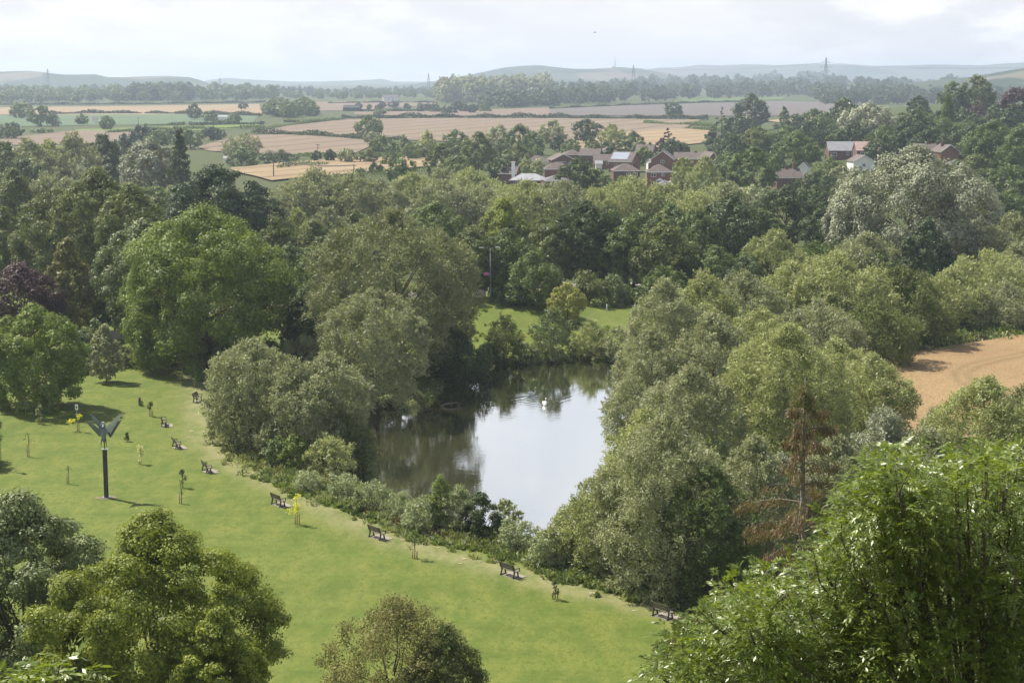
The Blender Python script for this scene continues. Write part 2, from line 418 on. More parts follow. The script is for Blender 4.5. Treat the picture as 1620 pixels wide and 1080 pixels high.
# ------------------------------------------------------------------ ground sheet
rows = np.concatenate([np.arange(-60, 300, 1.25), 300*1.022**np.arange(0, 186)]); rows = rows[rows < 10400]
u = np.linspace(-1, 1, 261)
YY, UU = np.meshgrid(rows, u, indexing='ij'); XX = UU*(70+.52*np.abs(YY)) ; XX = np.where(YY > 4000, UU*(70+.52*4000+(YY-4000)*1.05), XX)
ZZ = H(XX, YY)
nr, nc = XX.shape
idx = np.arange(nr*nc).reshape(nr, nc)
Fc = np.stack([idx[:-1,:-1], idx[:-1,1:], idx[1:,1:], idx[1:,:-1]], -1).reshape(-1,4)
m, nt, out = newmat('grassland'); pb = nt.nodes.new('ShaderNodeBsdfPrincipled'); pb.inputs['Roughness'].default_value = .85; pb.inputs['Specular IOR Level'].default_value = .15
ps = pos(nt)
a1 = noise(nt, mapping(nt, ps, (.05,.05,.05)), 1, 4); a2 = noise(nt, mapping(nt, ps, (.5,.25,.5), (0,0,.45)), 1, 5, .65); a3 = noise(nt, mapping(nt, ps, (2.2,1.3,2), (0,0,.45)), 1, 3, .7)
a4 = noise(nt, mapping(nt, ps, (.012,.5,.3), (0,0,.12)), 1, 3, .6)
lush = mixc(nt, ramp(nt, a1, .35,.65), (.090,.132,.019), (.124,.162,.027))
lush = mixc(nt, ramp(nt, a4, .36,.64), lush, mixc(nt, .62, lush, (.068,.100,.014)))
lush = mixc(nt, ramp(nt, a2, .40,.66), lush, (.152,.170,.034))
lush = mixc(nt, ramp(nt, a3, .30,.50), (.080,.112,.014), lush)
a5 = noise(nt, mapping(nt, ps, (9,5,9)), 1, 2, .8); lush = mixc(nt, ramp(nt, a5, .35,.6), mixc(nt, .35, lush, (.050,.075,.012)), lush)
wear = nt.nodes.new('ShaderNodeAttribute'); wear.attribute_name = 'wear'
ww = N(nt, 'ShaderNodeMath', operation='MULTIPLY'); nt.links.new(wear.outputs['Fac'], ww.inputs[0]); nt.links.new(ramp(nt, a2, .28,.60), ww.inputs[1])
c = mixc(nt, ww.outputs[0], lush, (.215,.205,.10))
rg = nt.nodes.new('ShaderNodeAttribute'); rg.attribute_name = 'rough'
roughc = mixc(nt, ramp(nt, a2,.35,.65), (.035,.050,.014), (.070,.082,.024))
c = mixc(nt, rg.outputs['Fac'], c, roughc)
mud = nt.nodes.new('ShaderNodeAttribute'); mud.attribute_name = 'mud'
c = mixc(nt, mud.outputs['Fac'], c, (.055,.045,.028))
bn = nt.nodes.new('ShaderNodeBump'); bn.inputs['Strength'].default_value = .55; bn.inputs['Distance'].default_value = .12
nt.links.new(a3, bn.inputs['Height']); nt.links.new(bn.outputs[0], pb.inputs['Normal'])
nt.links.new(c, pb.inputs['Base Color']); nt.links.new(pb.outputs[0], out.inputs['Surface'])
gme = mesh_np('ground', np.stack([XX,YY,ZZ],-1).reshape(-1,3), Fc, m, True)
X, Y = XX.ravel(), YY.ravel()
def attr(me, name, v):
    a = me.attributes.new(name, 'FLOAT', 'POINT'); a.data.foreach_set('value', np.asarray(v, np.float32))
def polydist(pts, X, Y):
    d = np.full(X.shape, 1e9)
    for (ax,ay),(bx,by) in zip(pts[:-1], pts[1:]):
        ex, ey = bx-ax, by-ay; t = np.clip(((X-ax)*ex+(Y-ay)*ey)/(ex*ex+ey*ey+1e-9),0,1)
        d = np.minimum(d, np.hypot(X-ax-t*ex, Y-ay-t*ey))
    return d
near = (Y < 330) & (Y > 60)
wearv = np.zeros(len(X)); 
PATH = [flat(*p) for p in [(305,570),(312,625),(318,660),(325,695),(360,730),(420,762),(480,790),(560,825),(640,858),(740,885),(850,915),(960,945),(1050,965),(1140,985)]]
d = polydist(PATH, X[near], Y[near]); wearv[near] = .95*np.exp(-(d/1.6)**2)
attr(gme, 'wear', wearv)
mudv = np.zeros(len(X)); pm = (X > -45) & (X < 45) & (Y > 90) & (Y < 235)
sd = pond_sd(X[pm], Y[pm]); mudv[pm] = smooth((sd+.9)/.9); attr(gme, 'mud', mudv)
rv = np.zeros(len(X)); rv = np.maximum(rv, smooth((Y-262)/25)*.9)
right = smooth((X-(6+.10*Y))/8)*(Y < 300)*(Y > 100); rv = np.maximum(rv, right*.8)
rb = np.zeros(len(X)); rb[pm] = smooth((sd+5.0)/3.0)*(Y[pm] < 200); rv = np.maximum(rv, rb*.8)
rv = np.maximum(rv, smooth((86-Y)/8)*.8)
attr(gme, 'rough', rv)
go = link(bpy.data.objects.new('ground', gme)); tag(go, 'mown green meadow and grassland across the valley floor', kind='structure')

# ------------------------------------------------------------------ fields, paths, roads: thin sheets on the ground
def clip_fan(poly, step):
    """fill a ground polygon with a grid of small quads whose corners follow the terrain"""
    poly = np.array(poly); x0,y0 = poly.min(0); x1,y1 = poly.max(0)
    # triangulate by rows: for every y slice find the x spans
    nY = max(2, int((y1-y0)/step)); ys = np.linspace(y0+1e-3, y1-1e-3, nY+1)
    def spans(y):
        xs = []
        for i in range(len(poly)):
            (ax,ay),(bx,by) = poly[i], poly[(i+1)%len(poly)]
            if (ay > y) != (by > y): xs.append(ax+(bx-ax)*(y-ay)/(by-ay))
        xs.sort(); return (xs[0], xs[-1]) if len(xs) >= 2 else None
    V = []; Fq = []; nX = max(2, min(60, int((x1-x0)/step)))
    for y in ys:
        s = spans(y) or (V[-1][0], V[-1][0]) if V else spans(y) or (x0,x0)
        for k in range(nX+1): V.append((s[0]+(s[1]-s[0])*k/nX, y))
    for j in range(nY):
        for k in range(nX): a = j*(nX+1)+k; Fq.append((a,a+1,a+nX+2,a+nX+1))
    return np.array(V), np.array(Fq)
def sheet(name, px, mat, lift, label, step=None, world=False):
    pts = [tuple(p) for p in px] if world else [tuple(P(*p))[:2] for p in px]
    ys = [p[1] for p in pts]; step = step or max(1.0, (sum(ys)/len(ys))/90)
    V, Fq = clip_fan(pts, step)
    z = H(V[:,0], V[:,1]) + lift
    me = mesh_np(name, np.column_stack([V, z]), Fq, mat, True)
    return tag(link(bpy.data.objects.new(name, me)), label, kind='structure')
def fieldmat(name, c1, c2, rows=0.0, ang=0.0, sc=.02):
    m, nt, out = newmat(name); p = nt.nodes.new('ShaderNodeBsdfPrincipled'); p.inputs['Roughness'].default_value = .9; p.inputs['Specular IOR Level'].default_value = .1
    ps = pos(nt); n = noise(nt, mapping(nt, ps, (sc,sc*3,sc)), 1, 5, .6)
    c = mixc(nt, ramp(nt, n, .34,.66), c1, c2)
    n2 = noise(nt, mapping(nt, ps, (sc*20,)*3), 1, 3, .7); c = mixc(nt, ramp(nt, n2, .2,.5), [x*.8 for x in c1], c)
    if rows:
        wv = nt.nodes.new('ShaderNodeTexWave'); wv.inputs['Scale'].default_value = rows; wv.inputs['Distortion'].default_value = .6; wv.inputs['Detail'].default_value = 1
        nt.links.new(mapping(nt, ps, (1,1,1), (0,0,ang)), wv.inputs['Vector'])
        c = mixc(nt, ramp(nt, wv.outputs['Fac'], .86,1.0), c, [x*.72 for x in c1])
    nt.links.new(c, p.inputs['Base Color']); nt.links.new(p.outputs[0], out.inputs['Surface']); return m
STUB = fieldmat('stubble', (.170,.130,.090), (.225,.175,.125), .012, .3)
STUBR = fieldmat('stubble_pink', (.165,.125,.092), (.215,.165,.125), .012, 1.2)
GREYF = fieldmat('bare_grey_field', (.120,.105,.100), (.150,.128,.115), .006, .95)
WHEAT = fieldmat('ripe_wheat_far', (.245,.180,.105), (.30,.228,.14), .015, .5)
PGRN = fieldmat('pale_crop', (.085,.13,.070), (.115,.16,.088), .02, .2)
BGRN = fieldmat('bright_pasture', (.11,.165,.035), (.145,.20,.050))
DGRN = fieldmat('dark_pasture', (.075,.12,.035), (.11,.16,.05))
fields = [
 ([(-60,172),(30,170),(220,168),(410,165),(415,181),(360,182),(230,178.5),(-60,182)], WHEAT, 'long pale wheat field behind the hedge at far left'),
 ([(-60,184),(60,182),(290,181.5),(410,183),(400,195),(290,197),(120,199),(-60,203)], PGRN, 'blue green crop field below the long wheat field'),
 ([(110,206),(290,200),(410,197),(425,203),(300,207),(170,210)], BGRN, 'bright narrow pasture strip left of centre'),
 ([(-60,222),(60,214),(120,207),(228,209),(228,222),(150,228),(-60,232)], STUBR, 'brown stubble field behind the left willows'),
 ([(312,234),(350,222),(400,214),(470,214),(545,219),(600,226),(560,244),(420,246),(330,240)], STUB, 'stubble field with curved tramlines left of centre'),
 ([(395,207),(470,197),(540,190),(545,193),(470,209),(430,212)], STUBR, 'small stubble wedge between two hedges'),
 ([(462,209),(545,189.5),(700,187.5),(1000,188),(1110,190),(1080,205),(900,224),(760,227),(560,219)], STUB, 'broad stubble field across the middle distance'),
 ([(420,163),(560,161),(690,161),(690,166),(560,176),(500,172),(440,176)], STUBR, 'pinkish field strip by the white farmhouse'),
 ([(560,178),(700,176),(870,171),(990,167),(990,183),(740,184),(560,183)], STUBR, 'stubble field above the long straight hedge'),
 ([(870,171),(1080,165),(1230,161),(1330,162),(1335,178),(1180,184),(870,184)], GREYF, 'grey bare field with tramlines, right of centre'),
 ([(870,232),(960,216),(1040,206),(1125,203),(1125,226),(1030,236),(900,240)], WHEAT, 'golden wheat field behind the brick houses'),
 ([(362,268),(450,259),(545,251),(690,249),(700,262),(560,276),(430,288),(380,276)], WHEAT, 'wheat strip with a utility pole, left of centre'),
 ([(1210,192),(1290,183),(1330,181),(1320,190),(1250,197)], WHEAT, 'thin sunlit wheat strip on the right slope'),
 ([(1080,157),(1240,154),(1240,158),(1080,162)], DGRN, 'dark green strip above the grey field'),
 ([(1310,156.5),(1375,153),(1460,152),(1460,156),(1330,161)], STUBR, 'far pink stubble strip below the pylon'),
 ([(560,143.5),(640,144),(700,146),(600,149),(540,149)], STUBR, 'hazy far stubble field in front of the hill'),
 ([(-20,401),(14,401),(16,413),(-20,412)], BGRN, 'glimpse of sunny pasture at the left edge'),
]
for i, (px, mt, lb) in enumerate(fields):
    Yc = P(*px[0])[1]; sheet('field', px, mt, .012 if Yc < 400 else .25+.03*i, lb)

# near wheat field on the right, with a curved tramline pressed into the crop
m, nt, out = newmat('ripe_wheat'); p = nt.nodes.new('ShaderNodeBsdfPrincipled'); p.inputs['Roughness'].default_value = .85; p.inputs['Specular IOR Level'].default_value = .15
ps = pos(nt); n1 = noise(nt, mapping(nt, ps, (.05,.08,.05)), 1, 4); n2 = noise(nt, mapping(nt, ps, (5,1.6,3), (0,0,.2)), 1, 4, .75)
c = mixc(nt, ramp(nt, n1, .35,.65), (.27,.185,.092), (.34,.24,.125)); c = mixc(nt, ramp(nt, n2, .28,.55), (.20,.125,.055), c)
tr = nt.nodes.new('ShaderNodeAttribute'); tr.attribute_name = 'tram'
c = mixc(nt, tr.outputs['Fac'], c, (.21,.15,.07))
bn = nt.nodes.new('ShaderNodeBump'); bn.inputs['Strength'].default_value = .9; bn.inputs['Distance'].default_value = .25; nt.links.new(n2, bn.inputs['Height']); nt.links.new(bn.outputs[0], p.inputs['Normal'])
nt.links.new(c, p.inputs['Base Color']); nt.links.new(p.outputs[0], out.inputs['Surface'])
wf = [tuple(flat(*q)) for q in [(1350,577),(1430,562),(1520,548),(1625,533),(1790,521),(1960,520),(1960,700),(1440,700),(1380,640)]]
V, Fq = clip_fan(wf, .7); z = H(V[:,0],V[:,1])+.55+.05*np.sin(V[:,0]*1.7)*np.sin(V[:,1]*1.3)
me = mesh_np('wheat_field', np.column_stack([V,z]), Fq, m, True)
TR1 = [flat(*q) for q in [(1700,548),(1640,560),(1580,572),(1540,583),(1521,595),(1522,606),(1535,616),(1560,624),(1620,634)]]
d = polydist(TR1, V[:,0], V[:,1]); attr(me, 'tram', np.exp(-(np.abs(d-.8)/.45)**2)*.85)
tag(link(bpy.data.objects.new('wheat_field', me)), 'ripe golden wheat field with a curved tramline, right of the willows', kind='structure')

ROADM = simple('pale_asphalt', (.23,.20,.19), .9, .15, .6)
def strip(name, px, width, mat, lift, label):
    pts = [P(*q) for q in px]; vs = []; 
    for i, q in enumerate(pts):
        t = (pts[min(i+1,len(pts)-1)]-pts[max(i-1,0)]); t.z = 0; t.normalize(); nn = Vector((-t.y,t.x,0))
        for s in (-1,0,1): v = q+nn*width/2*s; vs.append((v.x, v.y, h1(v.x,v.y)+lift))
    fs = [(3*i+k,3*i+k+1,3*i+k+4,3*i+k+3) for i in range(len(pts)-1) for k in (0,1)]
    mb = MB().add(vs, fs); return tag(mb.build(name, mat), label, kind='structure')
def dense(px, n=8):
    o = []
    for a, b in zip(px[:-1], px[1:]):
        for k in range(n): o.append((a[0]+(b[0]-a[0])*k/n, a[1]+(b[1]-a[1])*k/n))
    return o+[px[-1]]
strip('road', dense([(-120,517),(60,511),(210,504),(340,490),(500,476),(700,463),(860,454),(1000,449),(1250,442)]), 6.0, ROADM, .03, 'pale road running behind the meadow trees')
PALE = simple('worn_sandstone', (.34,.28,.20), .9, .25, 2)
PAD = simple('bench_slab_stone', (.25,.225,.18), .9, .2, 3)
for i, (x, y, wd) in enumerate([(770,868,12),(761,860,7),(741,859,10),(676,861,9),(693,866,6),(760,889,5),(734,884,10),(728,891,7),(637,854,10),(1196,1000,1),(781,887,9),(938,938,14),(303,682,8),(297,692,6),(343,744,7),(380,746,8),(390,749,5),(335,736,5),(565,832,6),(1003,966,8)]):
    q = P(x, y); s = scl(q); r = wd/s/2; mb = MB(); n = 12
    ring = [(q.x+r*math.cos(2*PI*k/n)*random.uniform(.75,1.1), q.y+r*.7*math.sin(2*PI*k/n)*random.uniform(.75,1.2)) for k in range(n)]
    mb.add([(a,b,h1(a,b)+.03) for a,b in ring], [tuple(range(n))]); tag(mb.build('path_bare_patch', PALE), 'small bare sandy patch worn into the meadow path', kind='structure')

# ------------------------------------------------------------------ distant hills
def hill_mat(name, c1, c2, c3, sc):
    m, nt, out = newmat(name); p = nt.nodes.new('ShaderNodeBsdfPrincipled'); p.inputs['Roughness'].default_value = .95; p.inputs['Specular IOR Level'].default_value = .05
    ps = pos(nt)
    vo = nt.nodes.new('ShaderNodeTexVoronoi'); vo.inputs['Scale'].default_value = 1; nt.links.new(mapping(nt, ps, (sc,sc*.8,sc*6)), vo.inputs['Vector'])
    sp = nt.nodes.new('ShaderNodeSeparateColor'); nt.links.new(vo.outputs['Color'], sp.inputs[0])
    c = mixc(nt, ramp(nt, sp.outputs[0], .3,.9), c1, c2); c = mixc(nt, ramp(nt, sp.outputs[1], .72,.78), c, c3)
    n = noise(nt, mapping(nt, ps, (sc*1.5,)*3), 1, 5); c = mixc(nt, ramp(nt, n, .52,.60), c, (.03,.05,.025))
    nt.links.new(c, p.inputs['Base Color']); nt.links.new(p.outputs[0], out.inputs['Surface']); return m
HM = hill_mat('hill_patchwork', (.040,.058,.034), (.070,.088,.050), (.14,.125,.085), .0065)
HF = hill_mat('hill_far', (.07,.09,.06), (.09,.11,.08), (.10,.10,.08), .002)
def hill(px, Yc, depth, mat, label, rough=1.0, seed=1):
    xs = np.array([q[0] for q in px], float); ys = np.array([q[1] for q in px], float)
    sx = np.linspace(xs[0], xs[-1], 220); top = np.interp(sx, xs, ys)
    rg = np.random.default_rng(seed); 
    for f in (7,17,41,83): top = top + rough*rg.normal()*0.5*np.sin(sx*f/160+rg.uniform(0,6))*6/f
    Xc = (sx-810)/F*(Yc)*1.0; d = (540-top)/F
    ztop = CAMH + Yc*(-sP+d*cP)/(cP+d*sP); ztop = np.maximum(ztop, .5)
    V = []; vs = np.linspace(-1, 1, 25)
    for v in vs:
        f = math.cos(v*PI/2)**1.3 if abs(v) < 1 else 0
        wob = depth*.12*np.sin(sx/60+v*3+seed)
        V.append(np.column_stack([Xc*(1+v*depth/Yc*.9), Yc+v*depth+wob*(1-abs(v)), ztop*f*(1+.05*np.sin(sx/25+v*9))-1.5]))
    V = np.array(V); n = len(sx); idx = np.arange(V.shape[0]*n).reshape(-1, n)
    Fq = np.stack([idx[:-1,:-1], idx[:-1,1:], idx[1:,1:], idx[1:,:-1]], -1).reshape(-1,4)
    me = mesh_np('hill', V.reshape(-1,3), Fq, mat, True)
    return tag(link(bpy.data.objects.new('hill', me)), label, kind='structure')
hill([(-300,118),(-100,113),(0,113.5),(60,113),(110,116),(160,117),(178,122),(200,123),(235,121),(270,118.5),(300,121),(320,127),(345,137),(375,146)], 4700, 430, HM, 'long hazy farmed ridge at far left with a wooded end', .5, 3)
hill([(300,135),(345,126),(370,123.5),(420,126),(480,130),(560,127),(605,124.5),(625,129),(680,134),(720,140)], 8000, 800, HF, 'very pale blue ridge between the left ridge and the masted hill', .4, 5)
hill([(480,149),(560,141),(600,138),(660,132),(700,126),(760,114),(800,107),(845,103.5),(880,106),(930,109),(975,107),(1010,109),(1060,117),(1110,126),(1180,140),(1230,149)], 5600, 560, HM, 'broad hazy hill with a transmitter mast on its top', .5, 8)
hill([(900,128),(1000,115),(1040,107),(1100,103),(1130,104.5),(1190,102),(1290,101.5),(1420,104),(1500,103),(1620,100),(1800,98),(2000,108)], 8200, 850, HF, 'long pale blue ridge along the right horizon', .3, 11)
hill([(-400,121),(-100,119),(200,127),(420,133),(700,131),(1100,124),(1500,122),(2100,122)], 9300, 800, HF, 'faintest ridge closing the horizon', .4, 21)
hill([(1380,140),(1440,131),(1500,124),(1560,116),(1600,110),(1640,107),(1760,104),(1900,112)], 3000, 340, HM, 'wooded slope rising at the right horizon', .4, 14)
hill([(400,152),(480,148),(540,144),(600,142),(640,146),(700,150)], 4000, 380, HM, 'low rise in front of the masted hill', .3, 17)

# ------------------------------------------------------------------ pond water
x0,y0 = POND.min(0)-3; x1,y1 = POND.max(0)+3
gx = np.arange(x0, x1, .22); gy = np.arange(y0, y1, .22); GX, GY = np.meshgrid(gx, gy)
S1, S2 = flat(841,625,WATER_Z), flat(862,641,WATER_Z)
Z = np.full(GX.shape, WATER_Z)
def wake(S, hd, L, amp, hw=.36):
    c, s = math.cos(hd), math.sin(hd); dx, dy = GX-S[0], GY-S[1]
    back = -(dx*c+dy*s); side = np.abs(-dx*s+dy*c)
    arm = side-back*hw; on = (back > -.3)*np.exp(-np.maximum(back,0)/L)
    return amp*np.sin(arm*5.5)*np.exp(-(arm/1.1)**2)*on
Z = Z + wake(S1, math.radians(25), 4, .010) + wake(S2, math.radians(-78), 4, .010, .9)
Z = Z + .0006*np.sin(GX*2.1+GY*1.2)*np.sin(GY*3.1-GX*.6)
sdw = pond_sd(GX, GY); ok = sdw > -2.2
idx = np.arange(GX.size).reshape(GX.shape); q = np.stack([idx[:-1,:-1], idx[:-1,1:], idx[1:,1:], idx[1:,:-1]], -1); keep = ok[:-1,:-1]
m, nt, out = newmat('pond_water'); ps = pos(nt)
gl = nt.nodes.new('ShaderNodeBsdfGlossy'); gl.inputs['Roughness'].default_value = .03; gl.inputs['Color'].default_value = (.95,.98,1,1)
df = nt.nodes.new('ShaderNodeBsdfPrincipled'); df.inputs['Base Color'].default_value = (.055,.048,.020,1); df.inputs['Roughness'].default_value = .4; df.inputs['Specular IOR Level'].default_value = 0
r1 = noise(nt, mapping(nt, ps, (.9,1.6,1), (0,0,.1)), 1, 3, .55); r2 = noise(nt, mapping(nt, ps, (3.5,6,3)), 1, 2, .5)
hh = N(nt, 'ShaderNodeMath', operation='MULTIPLY_ADD'); nt.links.new(r2, hh.inputs[0]); hh.inputs[1].default_value = .25; nt.links.new(r1, hh.inputs[2])
pt = noise(nt, mapping(nt, ps, (.07,.10,.07)), 1, 2); st = N(nt, 'ShaderNodeMath', operation='MULTIPLY_ADD'); nt.links.new(ramp(nt, pt, .4,.65), st.inputs[0]); st.inputs[1].default_value = .035; st.inputs[2].default_value = .015
bn = nt.nodes.new('ShaderNodeBump'); bn.inputs['Distance'].default_value = .20; nt.links.new(st.outputs[0], bn.inputs['Strength']); nt.links.new(hh.outputs[0], bn.inputs['Height'])
nt.links.new(bn.outputs[0], gl.inputs['Normal'])
fr = nt.nodes.new('ShaderNodeFresnel'); fr.inputs['IOR'].default_value = 1.9
mr = nt.nodes.new('ShaderNodeMapRange'); mr.inputs['From Min'].default_value = .05; mr.inputs['From Max'].default_value = .45; mr.inputs['To Min'].default_value = .50; mr.inputs['To Max'].default_value = .90
nt.links.new(fr.outputs[0], mr.inputs['Value'])
mx = nt.nodes.new('ShaderNodeMixShader'); nt.links.new(mr.outputs[0], mx.inputs[0]); nt.links.new(df.outputs[0], mx.inputs[1]); nt.links.new(gl.outputs[0], mx.inputs[2])
nt.links.new(mx.outputs[0], out.inputs['Surface'])
me = mesh_np('pond_water', np.stack([GX,GY,Z],-1).reshape(-1,3), q[keep].reshape(-1,4), m, True)
tag(link(bpy.data.objects.new('pond_water', me)), 'still pond mirroring sky and willows', kind='structure')
